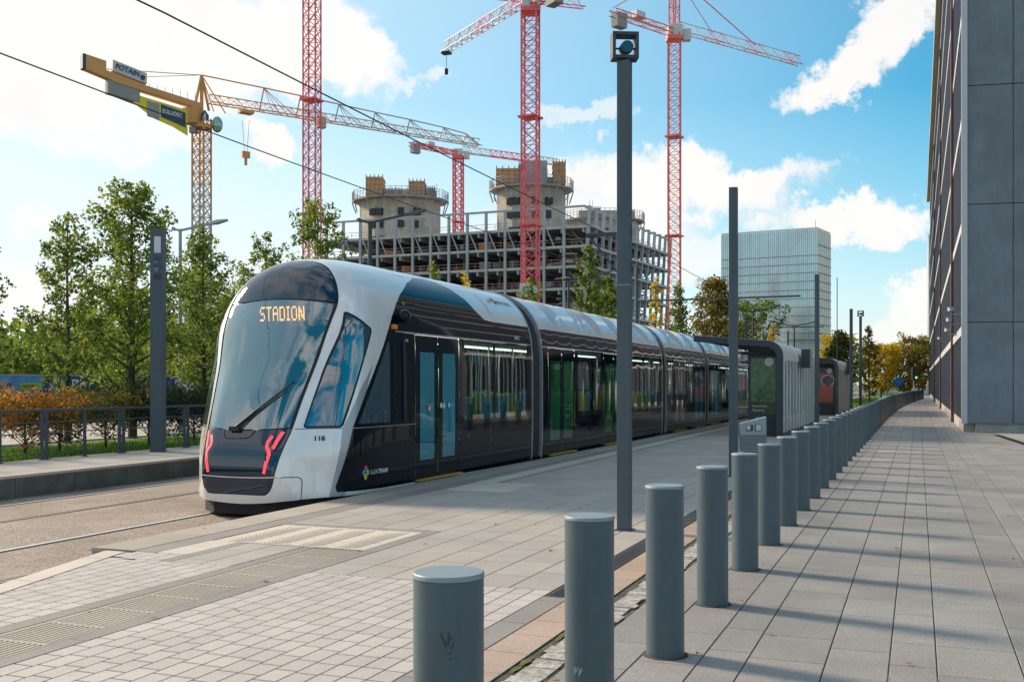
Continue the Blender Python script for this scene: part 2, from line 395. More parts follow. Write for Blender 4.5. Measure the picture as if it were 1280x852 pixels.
mb=MB(); mb.add([(-1500,-300,-.46),(1500,-300,-.46),(1500,2500,-.46),(-1500,2500,-.46)],[(0,1,2,3)])
struct(mb.build('ground',M['ground']))
mb=MB(); mb.add([W(-30,6.6,ZR-.012),W(-30,13.5,ZR-.012),W(260,13.5,ZR-.012),W(260,6.6,ZR-.012)],[(0,1,2,3)])
struct(mb.build('track_bed',M['bed']))
for i,(s,bright) in enumerate(((7.80,0),(9.27,1),(11.22,0),(12.69,2))):
    mb=MB()
    mi=0 if bright else 1
    w=.062 if bright!=2 else .05
    mb.add([W(-30,s-w/2,ZR-.004),W(-30,s+w/2,ZR-.004),W(260,s+w/2,ZR-.004),W(260,s-w/2,ZR-.004)],[(0,1,2,3)],mi)
    g=s+w/2 if i%2==0 else s-w/2-.05
    mb.add([W(-30,g,ZR-.007),W(-30,g+.05,ZR-.007),W(260,g+.05,ZR-.007),W(260,g,ZR-.007)],[(0,1,2,3)],2)
    struct(mb.build('tram_rail',[M['rail'],M['rail2'],M['groove']]))

class Pave(MB):
    def __init__(self): super().__init__(); self.c=[]
    def slab(self, s0,s1,t0,t1,gap,dz,tone,zfn=zf,side=.02):
        gs,gt=gap if isinstance(gap,tuple) else (gap,gap); a,b,c,d=s0+gs/2,s1-gs/2,t0+gt/2,t1-gt/2
        if b-a<.01 or d-c<.01: return
        e=.003; 
        top=[W(c+e,a+e,zfn(a,c)+dz),W(c+e,b-e,zfn(b,c)+dz),W(d-e,b-e,zfn(b,d)+dz),W(d-e,a+e,zfn(a,d)+dz)]
        low=[W(c,a,zfn(a,c)+dz-e),W(c,b,zfn(b,c)+dz-e),W(d,b,zfn(b,d)+dz-e),W(d,a,zfn(a,d)+dz-e)]
        self.add(top+low,[(3,2,1,0),(0,1,5,4),(1,2,6,5),(2,3,7,6),(3,0,4,7)])
        self.c += [(*tone,1)]*5
def tn(var=.08, warm=.02):
    b=1+random.uniform(-var,var); w=random.uniform(-warm,warm); return (b*(1+w),b,b*(1-w))
def lay(p,s0,s1,t0,t1,w,lmin,lmax,gap,dz,var=.08,warm=.02,stag=True,zfn=zf,shift=None):
    ws = w if isinstance(w,(list,tuple)) else [w]
    s=s0; i=0
    while s<s1-.02:
        e=min(s+ws[i%len(ws)],s1); t=t0-(random.random()*lmax if stag else 0)
        while t<t1:
            l=random.uniform(lmin,lmax); a=max(t,t0); b=min(t+l,t1)
            if b-a>.05:
                if shift: p.slab(s+shift(a),e+shift(a),a,b,gap,dz,tn(var,warm),zfn)
                else: p.slab(s,e,a,b,gap,dz,tn(var,warm),zfn)
            t+=l
        s=e; i+=1
# base sheets under the paving (joint colour)
def sheet(name,s0,s1,t0,t1,ns,nt_,dz,mat,zfn=zf):
    vs=[];fs=[]
    for i in range(ns+1):
        for j in range(nt_+1):
            s=s0+(s1-s0)*i/ns; t=t0+(t1-t0)*j/nt_; vs.append(W(t,s,zfn(s,t)+dz))
    for i in range(ns):
        for j in range(nt_):
            a=i*(nt_+1)+j; fs.append((a,a+1,a+nt_+2,a+nt_+1))
    mb=MB(); mb.add(vs,fs); return struct(mb.build(name,mat))
mb=MB(); mb.add([W(-6,1.70,-.008),W(7.36,1.70,-.008),W(7.36,6.70,-.008),W(-6,s_in(-6)+.05,-.008)],[(0,1,2,3)]); struct(mb.build('platform_base',M['joint']))
sheet('platform_base',1.70,7.0,7.36,240,2,2,-.008,M['joint'])
sheet('sidewalk_base',-45,1.70,-6,240,4,4,-.006,M['joint'],lambda s,t:0)
# platform edge stone with its vertical face
p=Pave(); t=7.45
while t<200:
    l=1.0 if t<60 else 5.0
    p.slab(6.56,7.03,t,t+l,.006,.001,tn(.05,.02),lambda s,t:0); t+=l
o=struct(p.build('platform_edge_stone',M['edge']))
mb=MB(); mb.add([W(7.45,7.03,-.45),W(7.45,7.03,-.003),W(240,7.03,-.003),W(240,7.03,-.45)],[(0,1,2,3)])
mb.add([W(7.45,7.03,-.45),W(7.45,7.03,-.003),W(7.45,6.56,-.003),W(7.45,6.56,-.45)],[(0,1,2,3)])
struct(mb.build('platform_edge_wall',M['concrete']))
# crossing kerb
mb=MB(); mb.c=[]
t=-6
while t<7.35:
    a=t+.003; b=min(t+1.0,7.36)-.003
    mb.add([W(a,s_in(a),.004),W(a,s_out(a),.004),W(b,s_out(b),.004),W(b,s_in(b),.004),W(a,s_out(a),-.5),W(b,s_out(b),-.5)],[(0,1,2,3),(1,4,5,2)]); q=tn2=1+random.uniform(-.05,.05); mb.c += [(q,q,q,1)]*2
    t+=1
struct(mb.build('crossing_kerb',M['cream']))
mb=MB(); mb.add([W(7.36,6.5,0.002),W(7.36,6.78,0.002),W(7.45,6.9,0.002),W(7.45,6.5,0.002)],[(0,1,2,3)]); struct(mb.build('kerb_end',M['edge']))
# light setts
p=Pave()
class Clip:                                     # setts end under the slanting kerb
    def __init__(s_,p): s_.p=p
    def slab(s_,s0,s1,t0,t1,*a):
        m=s_in((t0+t1)/2)+.08
        if s0<m: s_.p.slab(s0,min(s1,m),t0,t1,*a)
lay(Clip(p),5.25,6.75,-4,7.1,.1364,.19,.23,(.005,.010),0,.07,.015)
lay(Clip(p),5.98,6.75,7.1,7.44,.1364,.19,.23,(.005,.010),0,.07,.015)
lay(p,2.46,4.50,-4,7.1,.136,.19,.23,(.005,.010),0,.07,.015)
struct(p.build('sett_paving',M['sett']))
# bands
p=Pave()
for a,b,c in ((4.50,4.64,9.56),(5.11,5.25,8.2)): lay(p,a,b,-4,c,b-a,.6,1.0,.006,.001,.07,.02)
lay(p,6.30,6.555,7.45,200,.255,.8,1.3,.006,0,.06,.02,zfn=lambda s,t:0)
lay(p,5.86,5.98,7.1,8.2,.12,.5,.9,.006,0,.06,.02); lay(p,5.86,5.98,14.6,200,.12,.5,.9,.006,0,.06,.02)
lay(p,2.27,2.46,-4,6.9,.19,.4,.7,.006,0,.07,.02)
lay(p,4.64,6.29,9.42,9.56,.5,.14,.14,.004,.001,.05,.02,False)
struct(p.build('paving_bands',M['band']))
# ribbed tactile strip and the tactile fields
def ribs(mb,s0,s1,t0,t1,step,w,along=True,h=.0016,dz=.001):
    s=s0+step/2
    while s<s1:
        n=max(1,int((t1-t0)/.45))
        for k in range(n):
            a=t0+(t1-t0)*k/n+.02; b=t0+(t1-t0)*(k+1)/n-.02
            mb.add([W(a,s-w/2,zf(s,a)+dz),W(a,s-w*.42,dz+h),W(a,s+w*.42,dz+h),W(a,s+w/2,zf(s,a)+dz),
                    W(b,s-w/2,zf(s,b)+dz),W(b,s-w*.42,dz+h),W(b,s+w*.42,dz+h),W(b,s+w/2,zf(s,b)+dz)],
                   [(0,4,5,1),(1,5,6,2),(2,6,7,3),(0,1,2,3),(7,6,5,4)]); mb.c += [(1,1,1,1)]*5
        s+=step
p=Pave(); lay(p,4.64,5.11,-4,8.2,.47,.45,.45,.005,0,.04,.02,False); ribs(p,4.66,5.10,-4,8.2,.042,.022)
struct(p.build('tactile_strip',M['edge']))
p=Pave(); lay(p,4.64,6.29,8.22,9.42,.41,.4,.4,.005,0,.03,.02,False)
def herring(mb,s0,s1,t0,t1,n,h=.0035,w=.036):
    cw=(s1-s0)/n
    for i in range(n):
        a=s0+i*cw; 
        t=t0
        while t<t1:
            d=1 if i%2 else -1
            A=(a+.02, t if d>0 else t+.09); B=(a+cw-.02, t+.09 if d>0 else t)
            if A[1]+w<t1 and B[1]+w<t1:
                mb.add([W(A[1],A[0],.001+zf(A[0],A[1])),W(A[1]+w*.1,A[0],h+zf(A[0],A[1])),W(A[1]+w*.9,A[0],h+zf(A[0],A[1])),W(A[1]+w,A[0],.001+zf(A[0],A[1])),
                        W(B[1],B[0],.001+zf(B[0],B[1])),W(B[1]+w*.1,B[0],h+zf(B[0],B[1])),W(B[1]+w*.9,B[0],h+zf(B[0],B[1])),W(B[1]+w,B[0],.001+zf(B[0],B[1]))],
                       [(0,4,5,1),(1,5,6,2),(2,6,7,3),(0,1,2,3),(7,6,5,4)]); mb.c += [(1.05,1.04,1.0,1)]*5
            t+=.058
herring(p,4.74,6.27,8.24,9.40,8)
struct(p.build('tactile_field',M['cream']))
p=Pave()
lay(p,5.98,6.30,7.45,8.22,.32,.3,.45,.005,0,.04,.02)
lay(p,5.98,6.30,14.6,200,.32,.4,.7,.005,0,.04,.02)
lay(p,5.32,6.30,13.35,14.6,.32,.4,.42,.005,0,.04,.02)
struct(p.build('cream_guide_strip',M['cream']))
# platform slabs
p=Pave()
lay(p,5.26,5.86,7.1,8.2,.30,.5,.9,.006,0,.05,.02)
lay(p,2.46,4.50,7.1,9.7,.34,.5,.95,(.006,.012),0,.05,.02)
lay(p,5.98,6.30,9.56,13.35,.32,.5,.9,.006,0,.05,.02)
lay(p,4.50,5.98,9.56,13.35,.37,.5,.95,(.006,.012),0,.05,.02)
lay(p,2.46,4.50,9.7,13.35,.34,.5,.95,(.006,.012),0,.05,.02)
lay(p,2.46,5.32,13.35,14.6,.358,.5,.9,.006,0,.05,.02)
lay(p,2.46,5.86,14.6,60,.34,.5,.95,(.006,.012),0,.05,.02)
lay(p,2.46,5.86,60,200,.68,2,4,.006,0,.05,.02)
struct(p.build('platform_slabs',M['pslab']))
# slotted drain, terracotta strip, rough granite strip
mb=MB(); 
for a,b in ((6.9,12.1),(12.15,60),(60,200)):
    mb.add([W(a,2.28,0),W(a,2.45,0),W(b,2.45,0),W(b,2.28,0)],[(0,1,2,3)])
t=6.93
while t<26:
    mb.add([W(t,2.30,.004),W(t,2.43,.004),W(t+.018,2.43,.004),W(t+.018,2.30,.004)],[(0,1,2,3)],1); t+=.035
struct(mb.build('slot_drain',[M['drain'],M['hole']]))
p=Pave(); lay(p,2.00,2.27,-4,200,.27,.36,.42,.006,0,.10,.04); struct(p.build('terracotta_strip',M['pink']))
p=Pave()
t=-4
while t<60:
    l=random.uniform(.08,.2); s0=1.76+random.uniform(-.015,.02); s1=1.945+random.uniform(-.02,.012)
    p.slab(s0,s1,t,t+l,.006,random.uniform(-.002,.006),tn(.22,.03)); t+=l
p.slab(1.77,1.95,60,200,0,0,(1,1,1)); struct(p.build('granite_strip',M['rough']))
mb=MB(); t=-3
while t<22:                                    # moss in the joints
    for s,sp in ((1.965,.018),(1.745,.008),(1.10,.004),(.863,.004),(.144,.003),(-.092,.003)):
        if random.random()<(.75 if s>1.9 else .35):
            a=random.uniform(0,.25); l=random.uniform(.05,.35); w=sp*random.uniform(.5,1.3)
            n=max(2,int(l/.03)); L_=[];Rr=[]
            for k in range(n+1):
                q=w*(.3+.7*math.sin(PI*k/n))*random.uniform(.6,1.3); L_.append(W(t+a+l*k/n,s-q,.0025)); Rr.append(W(t+a+l*k/n,s+q,.0025))
            vs=L_+Rr; fs=[(k,k+1,n+2+k,n+1+k) for k in range(n)]; mb.add(vs,fs)
    t+=.3
tag(mb.build('moss',M['moss']),'small tufts of moss growing in the paving joints beside the bollards','moss',kind='stuff')
# sidewalk slabs
def bend(t): return -((max(0,t-45))/65)**2*1.6
p=Pave()
S=[1.74,1.42,1.10,.863,.462,.144,-.092,-.504,-.825,-1.06]
for a,b in zip(S[1:],S[:-1]): lay(p,a,b,-4,34,b-a,.50,.95,.0060,0,.09,.012,zfn=lambda s,t:0)
s=-1.06; i=0; ws=[.41,.32,.24]
while s>-9:
    w=ws[i%3]; lay(p,s-w,s,-4,34,w,.50,.95,.0060,0,.09,.012,zfn=lambda s,t:0); s-=w; i+=1
for a,b in zip(S[1:],S[:-1]): lay(p,a,b,34,110,b-a,.6,1.1,.007,0,.07,.012,zfn=lambda s,t:0)
lay(p,-3,-1.06,34,200,.5,3,5,.007,0,.05,.012,zfn=lambda s,t:0)
lay(p,-1.06,1.74,110,200,.7,4,6,.007,0,.05,.012,zfn=lambda s,t:0)
struct(p.build('sidewalk_slabs',M['slab']))
# forecourt at the right with its drain line
mb=MB(); mb.add([W(10,-4.2,.006),W(36.5,-2.0,.006),W(36.5,-40,.006),W(10,-40,.006)],[(0,1,2,3)]); struct(mb.build('forecourt',M['concrete']))
mb=MB(); mb.add([W(14,-3.35,.010),W(33.5,-2.05,.010),W(33.5,-2.22,.010),W(14,-3.52,.010)],[(0,1,2,3)]); struct(mb.build('drain_line',M['band']))
mb=MB(); mb.add([W(22.6,-3.2,.014),W(22.9,-3.2,.014),W(22.9,-12,.014),W(22.6,-12,.014)],[(0,1,2,3)]); 
mb.add([W(18.6,-3.4,.014),W(18.9,-3.4,.014),W(18.9,-12,.014),W(18.6,-12,.014)],[(0,1,2,3)]); struct(mb.build('painted_line',M['txt_white']))
# far platform
mb=MB()
mb.bb(-16.35,-13.40,-30,240,-.5,0.0)
struct(mb.build('far_platform',M['plat_far']))
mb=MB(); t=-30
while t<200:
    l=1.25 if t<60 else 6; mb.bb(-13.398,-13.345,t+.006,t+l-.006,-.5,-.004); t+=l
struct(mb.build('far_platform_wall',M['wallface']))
mb=MB(); mb.add([W(-30,13.36,.002),W(-30,13.75,.002),W(240,13.75,.002),W(240,13.36,.002)],[(0,1,2,3)]); struct(mb.build('far_platform_kerb',M['edge']))
# lawn, road and verge beyond
mb=MB(); mb.add([W(-30,16.36,-.12),W(-30,23,-.16),W(240,23,-.16),W(240,16.36,-.12)],[(0,1,2,3)]); struct(mb.build('lawn_ground',M['grass']))
mb=MB(); mb.add([W(-30,23,-.15),W(-30,33,-.15),W(300,33,-.15),W(300,23,-.15)],[(0,1,2,3)]); struct(mb.build('road',M['plat_far']))
# right lawn behind the second shelter
mb=MB(); mb.add([W(66,1.9,.01),W(66,7,.01),W(240,5.5,.01),W(240,0.5,.01)],[(0,1,2,3)]); struct(mb.build('verge_ground',M['grass']))
def blades(name,label,s0,s1,t0,t1,z,n,h,mat):
    vs=[];fs=[];cs=[]
    mb=MB(); mb.c=[]
    for i in range(n):
        s=random.uniform(s0,s1); t=random.uniform(t0,t1); a=random.uniform(0,PI); hh=h*random.uniform(.5,1.3); w=.012+.01*random.random()
        dx,dy=math.cos(a)*w,math.sin(a)*w; p=W(t,s,z); l=Vector((random.uniform(-.5,.5)*hh,random.uniform(-.5,.5)*hh,hh))
        mb.add([p+Vector((-dx,-dy,0)),p+Vector((dx,dy,0)),p+l],[(0,1,2)]); v=random.random(); mb.c.append((v,v,v,1))
    tag(mb.build(name,mat),label,'grass',kind='stuff')
M['leaf_grass']=leafmat('grass blades',[(.05,.12,.012),(.11,.24,.02),(.22,.36,.035)],.4)
blades('lawn_grass','bright green lawn grass between the railing and the rust coloured shrubs',16.38,20.5,11,40,-.13,26000,.11,M['leaf_grass'])
blades('verge_grass','green verge grass beyond the second shelter',1.95,5.5,66,110,.01,5000,.2,M['leaf_grass'])

mb=MB(); mb.c=[]
for i in range(150):
    t=random.uniform(2.5,26)**1.0; s=random.choice((random.uniform(-2.5,1.75),random.uniform(1.7,2.5),random.uniform(2.5,7)))
    p=W(t,s,.008); a=random.random()*6.28; z=random.uniform(.018,.034); d=Vector((math.cos(a),math.sin(a),0)); n=Vector((-d.y,d.x,0)); v=random.random()
    mb.add([p-d*z,p+n*z*.5+Vector((0,0,.008*v)),p+d*z*1.1,p-n*z*.5+Vector((0,0,.010*(1-v)))],[(0,1,2),(0,2,3)]); mb.c += [(v,v,v,1)]*2
tag(mb.build('fallen_leaves',M['leaf_o']),'small rust and yellow fallen leaves scattered over the paving','fallen leaves',kind='stuff')
# ================================================================== BOLLARDS
def make_bollard():
    r=empty('bollard')
    mb=MB(); mb.cyl((0,0),.105,-.0,.918,40,0); mb.build('shaft',M['steel_blue'],r,smooth='auto')
    mb=MB(); mb.cyl((0,0),.1065,.9195,.935,40,0,bev=.004); mb.build('cap',M['steel_cap'],r,smooth='auto')
    mb=MB(); mb.cyl((0,0),.125,.0,.0045,40,0); mb.build('base_ring',M['joint'],r,smooth='auto')
    return r
def cyl_mark(par,strokes,mat,name,r0=.1062):
    mb=MB()
    for (a0,z0,a1,z1,wd) in strokes:
        p=Vector((r0*math.cos(a0),r0*math.sin(a0),z0)); q=Vector((r0*math.cos(a1),r0*math.sin(a1),z1)); mb.bar(p,q,wd,.002)
    return mb.build(name,mat,par)
ORD=['nearest','second','third','fourth','fifth','sixth','seventh','eighth','ninth','tenth','eleventh','twelfth','thirteenth','fourteenth','fifteenth','sixteenth','seventeenth','eighteenth','nineteenth','twentieth']
b0=make_bollard()
for i in range(78):
    t=2.81+1.42*i
    b=b0 if i==0 else copy_tree(b0)
    b.location=W(t,1.30+bend(t),0)
    b.rotation_euler.z=random.random()*6 if i>1 else 0
    if i>1: b.rotation_euler.x=random.uniform(-.006,.006); b.rotation_euler.y=random.uniform(-.006,.006)
    if i==1: first_two=b
    if i==0: l='grey cylindrical bollard with dark scratches, nearest the camera'
    elif i==1: l='second grey steel bollard from the camera, with faint pale scuffs low on its side'
    elif i<20: l='%s grey cylindrical steel bollard from the camera end of the row'%ORD[i]
    else: l='grey bollard in the distant stretch where the row closes up like a wall'
    tag(b,l,'bollard','grey bollards between platform and sidewalk')

a=-1.15
cyl_mark(b0,[(a,.74,a+.02,.78,.003),(a-.1,.745,a+.12,.765,.004),(a-.15,.76,a-.05,.735,.003),(a+.08,.73,a+.16,.752,.003),(a-.02,.715,a+.1,.72,.005),(a-.2,.775,a-.16,.76,.003),(a+.03,.70,a+.08,.705,.004)],M['dark_post'],'scratch_mark')
cyl_mark(first_two,[(-1.9+.07*k,.28+.012*(k%3),-1.87+.07*k,.315-.01*(k%2),.006) for k in range(6)],M['galv'],'scuff_mark')
# ================================================================== POSTS
def square_post(name,t,s,w,z1,label,rz=0,mat='steel_post',lamp=False,group='square grey posts along the platform'):
    r=empty(name,W(t,s,0),rz)
    tag(r,label,'lamp post' if lamp else 'post',group)
    mb=MB(); mb.box((0,0,z1/2),(w,w,z1)); mb.build('shaft',M[mat],r,bevel=.006)
    mb=MB(); mb.box((0,0,.006),(w+.05,w+.05,.010)); mb.build('base_plate',M[mat],r)
    return r
def lamp_head(r,z,w,yaw):
    """open square frame with a round projector lamp inside"""
    g=empty('lamp_head',(0,0,z+w/2+.012),yaw,r)
    mb=MB(); q=w/2; b=.034; dp=.16
    mb.box((0,0,q-b/2),(w,dp,b)); mb.box((0,0,-q+b/2),(w,dp,b)); mb.box((-q+b/2,0,0),(b,dp,w-2*b)); mb.box((q-b/2,0,0),(b,dp,w-2*b))
    mb.build('lamp_frame',M['dark_post'],g,bevel=.003)
    mb=MB(); mb.tube([(0.015,-.085,-.02),(0.015,-.03,-.02),(.0,.05,-.01),(0,.085,0)],[.062,.066,.055,.035],20); mb.build('projector',M['dark_post'],g,smooth='auto')
    mb=MB(); mb.tube([(0.015,-.088,-.02),(0.015,-.0865,-.02)],[.05,.05],20); mb.build('lens',M['fglass'],g)
    mb=MB(); mb.bar((-.09,.0,-.02),(.1,.0,-.02),.016); mb.build('yoke',M['dark_post'],g)
r=square_post('lamp_post',10.33,2.80,.135,4.79,'tall square dark grey lamp post with an open box lamp head, nearest the camera',R(4),lamp=True)
lamp_head(r,4.79,.27,TH)
for k,z in enumerate((2.62,2.98)):
    mb=MB(); mb.bb(.0675,.0695,-.035,.035,z,z+.12); mb.build('service_plate',M['dark_post'],r)
mb=MB(); mb.box((0,0,2.50),(.139,.139,.006)); mb.build('band',M['galv'],r)
square_post('square_post',17.0,2.79,.135,4.67,'plain square grey post in front of the first shelter, no lamp on top',R(4))
square_post('square_post',32.0,2.80,.135,4.74,'plain square grey post standing between the two shelters',R(4))
square_post('square_post',48.9,2.80,.14,4.86,'slim square grey post rising behind the second shelter roof',R(4))
square_post('square_post',51.5,2.95,.14,4.7,'shorter dark square post almost hidden behind the post by the second shelter',R(4),'dark_post')
r=square_post('lamp_post',57.0,2.80,.14,5.0,'far square grey lamp post with a box lamp head beyond the second shelter',R(4),lamp=True); lamp_head(r,5.0,.30,TH)
r=square_post('information_post',18.6,15.68,.27,4.91,'thick square grey post with a small display screen on the far platform',TH,group='posts on the far platform')
mb=MB(); mb.bb(-.04,.105,-.142,-.1345,4.38,4.74); mb.build('display_screen',M['lcd'],r)
mb=MB()
for z in (4.26,4.08,3.90,3.84): mb.bb(-.05,.11,-.141,-.1345,z-.05,z+.03)
mb.build('display_strip',M['dark_post'],r)
mb=MB()
for z,w in ((4.03,.10),(3.98,.07),(4.17,.05)): mb.bb(-.035,-.035+w,-.145,-.1412,z,z+.018)
mb.build('display_lines',M['galv'],r)
# ================================================================== TRAM
SC=8.50                                         # track centre line
def interp(tab,x):
    if x<=tab[0][0]: return tab[0][1]
    for (a,b),(c,d) in zip(tab,tab[1:]):
        if x<=c: return b+(d-b)*(x-a)/(c-a)
    return tab[-1][1]
def smooth_tab(tab,n=12):
    """monotone cubic through the table"""
    xs=[p[0] for p in tab]; ys=[p[1] for p in tab]; m=[]
    dl=[(ys[i+1]-ys[i])/(xs[i+1]-xs[i]) for i in range(len(xs)-1)]
    m=[dl[0]]
    for i in range(1,len(dl)): m.append(0 if dl[i-1]*dl[i]<=0 else 2*dl[i-1]*dl[i]/(dl[i-1]+dl[i]))
    m.append(dl[-1]); out=[]
    for i in range(len(dl)):
        h=xs[i+1]-xs[i]
        for k in range(n):
            u=k/n; u2=u*u;u3=u2*u
            out.append((xs[i]+u*h,(2*u3-3*u2+1)*ys[i]+(u3-2*u2+u)*h*m[i]+(-2*u3+3*u2)*ys[i+1]+(u3-u2)*h*m[i+1]))
    out.append((xs[-1],ys[-1])); return out
PROF=[(1.30,-.6),(1.30,-.2),(1.30,.2),(1.318,.6),(1.325,1.0),(1.325,1.6),(1.325,2.1),(1.318,2.4),(1.30,2.62),(1.262,2.84),(1.19,3.04),(1.085,3.23),(.93,3.405),(.71,3.56),(.43,3.67),(.16,3.715),(0,3.72)]
def catmull(pts,n=6):
    out=[]
    for i in range(len(pts)-1):
        p0=pts[max(i-1,0)];p1=pts[i];p2=pts[i+1];p3=pts[min(i+2,len(pts)-1)]
        for k in range(n):
            u=k/n
            out.append(tuple(.5*((2*p1[j])+(-p0[j]+p2[j])*u+(2*p0[j]-5*p1[j]+4*p2[j]-p3[j])*u*u+(-p0[j]+3*p1[j]-3*p2[j]+p3[j])*u**3) for j in (0,1)))
    out.append(pts[-1]); return out
PR=catmull(PROF)
WCN=1.6
_full=[(0,-.6)]+PR
RT=[]                                           # polar radius of the section about (0,WCN), -90..90
def _ray(phi):
    c,s=math.cos(phi),math.sin(phi); best=None
    for (x0,y0),(x1,y1) in zip(_full,_full[1:]):
        y0-=WCN;y1-=WCN; dx,dy=x1-x0,y1-y0
        den=c*dy-s*dx
        if abs(den)<1e-9: continue
        tt=(x0*dy-y0*dx)/den; uu=(x0*s-y0*c)/den
        if tt>0 and -1e-6<=uu<=1+1e-6: best=tt if best is None else max(best,tt)
    return best or 2.04
for i in range(-360,361): RT.append((i/4,_ray(R(max(-89.99,min(89.99,i/4))))))
def Rphi(phi):                                  # phi any angle, symmetric in v
    d=math.degrees(math.asin(max(-1,min(1,math.sin(phi)))))
    x=(d+90)*4; i=min(int(x),719); f=x-i
    return RT[i][1]*(1-f)+RT[i+1][1]*f
# nose: offset back from the leaning front plane as a function of section scale k
_kf=[(0,0),(.27,.03),(.54,.12),(.66,.20),(.75,.285),(.82,.37),(.88,.475),(.92,.59),(.95,.74),(.97,.92),(.985,1.2),(.995,1.6),(1.0,2.2)]
KF=smooth_tab(_kf,10)
RK=[]; _r=0
for i,(k,f) in enumerate(KF):
    if i: _r+=math.hypot((k-KF[i-1][0])*1.5,f-KF[i-1][1])
    RK.append((_r,k,f))
RMAX1=RK[-1][0]; TEND=19.45; REND=RMAX1+5.6
LEAN=smooth_tab([(-.8,11.50),(.2,11.48),(.45,11.50),(.8,11.56),(1.2,11.72),(1.7,11.94),(2.15,12.14),(2.6,12.27),(2.95,12.34),(3.3,12.37),(3.7,12.38)],8)
def kfr(r):
    if r>=RMAX1: return 1.0,2.2
    lo,hi=0,len(RK)-1
    while hi-lo>1:
        m=(lo+hi)//2
        if RK[m][0]<=r: lo=m
        else: hi=m
    a,b=RK[lo],RK[hi]; u=(r-a[0])/max(1e-9,b[0]-a[0])
    return a[1]+(b[1]-a[1])*u, a[2]+(b[2]-a[2])*u
CHK=smooth_tab([(-.8,.34),(.5,.34),(1.2,.22),(2.1,.07),(2.7,0),(3.8,0)],6)
def cheek(v,w):                                 # the nose narrows towards the ground
    u=max(0,min(1,(abs(v)-.46)/.56)); return interp(CHK,w)*u*u*(3-2*u)
def S3(r,phi):                                  # -> (v,w,t)
    k,f=kfr(r); Rp=Rphi(phi); v=k*Rp*math.cos(phi); w=WCN+k*Rp*math.sin(phi)
    t0=interp(LEAN,w)+f+cheek(v,w)
    if r>RMAX1: t0=t0+(r-RMAX1)/(REND-RMAX1)*(TEND-t0)
    return v,w,t0
def to_world(v,w,t): return W(t,SC-v,w+ZR)      # v>0 is the platform side
def S_xy(x,y,off=0.0):
    r=math.hypot(x,y); phi=math.atan2(y,x)
    p=to_world(*S3(r,phi))
    return p
def S_nrm(x,y):
    e=.004
    a=S_xy(x+e,y)-S_xy(x-e,y); b=S_xy(x,y+e)-S_xy(x,y-e)
    n=a.cross(b)
    if n.length<1e-12: return Vector((0,-1,0))
    n.normalize()
    c=to_world(0,1.7,16.0)
    p=S_xy(x,y)
    # outward: away from the body axis / forwards
    out=Vector((p.x-c.x, min(0,p.y-13.2)*1.2, p.z-c.z))
    return n if n.dot(out)>0 else -n
def inv_k(k):
    if k>=1: return RMAX1
    for a,b in zip(RK,RK[1:]):
        if b[1]>=k: 
            u=(k-a[1])/max(1e-9,b[1]-a[1]); return a[0]+(b[0]-a[0])*u
    return RMAX1
def front(v,w):                                 # front-face point given by (v,w)
    phi=math.atan2(w-WCN,v); k=math.hypot(v,w-WCN)/Rphi(phi); r=inv_k(k)
    return (r*math.cos(phi),r*math.sin(phi))
def _phi_at(r,w):
    k,_=kfr(r); lo,hi=R(-89.9),R(89.9)
    for _ in range(40):
        m=(lo+hi)/2
        if WCN+k*Rphi(m)*math.sin(m)<w: lo=m
        else: hi=m
    return (lo+hi)/2
def side(t,w):                                  # near-side point given by distance along and height
    lo,hi=.2,REND+.5
    for _ in range(40):
        m=(lo+hi)/2; ph=_phi_at(m,w)
        if S3(m,ph)[2]<t: lo=m
        else: hi=m
    ph=_phi_at(lo,w); return (lo*math.cos(ph),lo*math.sin(ph))
def densify(pts,fn,step=.12,closed=True):
    out=[]; n=len(pts)
    for i in range(n if closed else n-1):
        a=pts[i];b=pts[(i+1)%n]; k=max(1,int(math.hypot(b[0]-a[0],b[1]-a[1])/step))
        for j in range(k): out.append(fn(a[0]+(b[0]-a[0])*j/k,a[1]+(b[1]-a[1])*j/k))
    if not closed: out.append(fn(*pts[-1]))
    return out
def rnd(pts,rad=.08,n=4):
    """round the corners of a polygon"""
    out=[]; m=len(pts)
    for i in range(m):
        p=Vector(pts[i]); a=Vector(pts[i-1]); b=Vector(pts[(i+1)%m])
        ra=min(rad,(a-p).length*.45); rb=min(rad,(b-p).length*.45)
        A=p+(a-p).normalized()*ra; B=p+(b-p).normalized()*rb
        for k in range(n+1):
            u=k/n; q=A*(1-u)**2+p*2*u*(1-u)+B*u*u; out.append((q.x,q.y))
    return out
def inpoly(x,y,P):
    c=False; n=len(P); j=n-1
    for i in range(n):
        xi,yi=P[i]; xj,yj=P[j]
        if (yi>y)!=(yj>y) and x<(xj-xi)*(y-yi)/(yj-yi)+xi: c=not c
        j=i
    return c
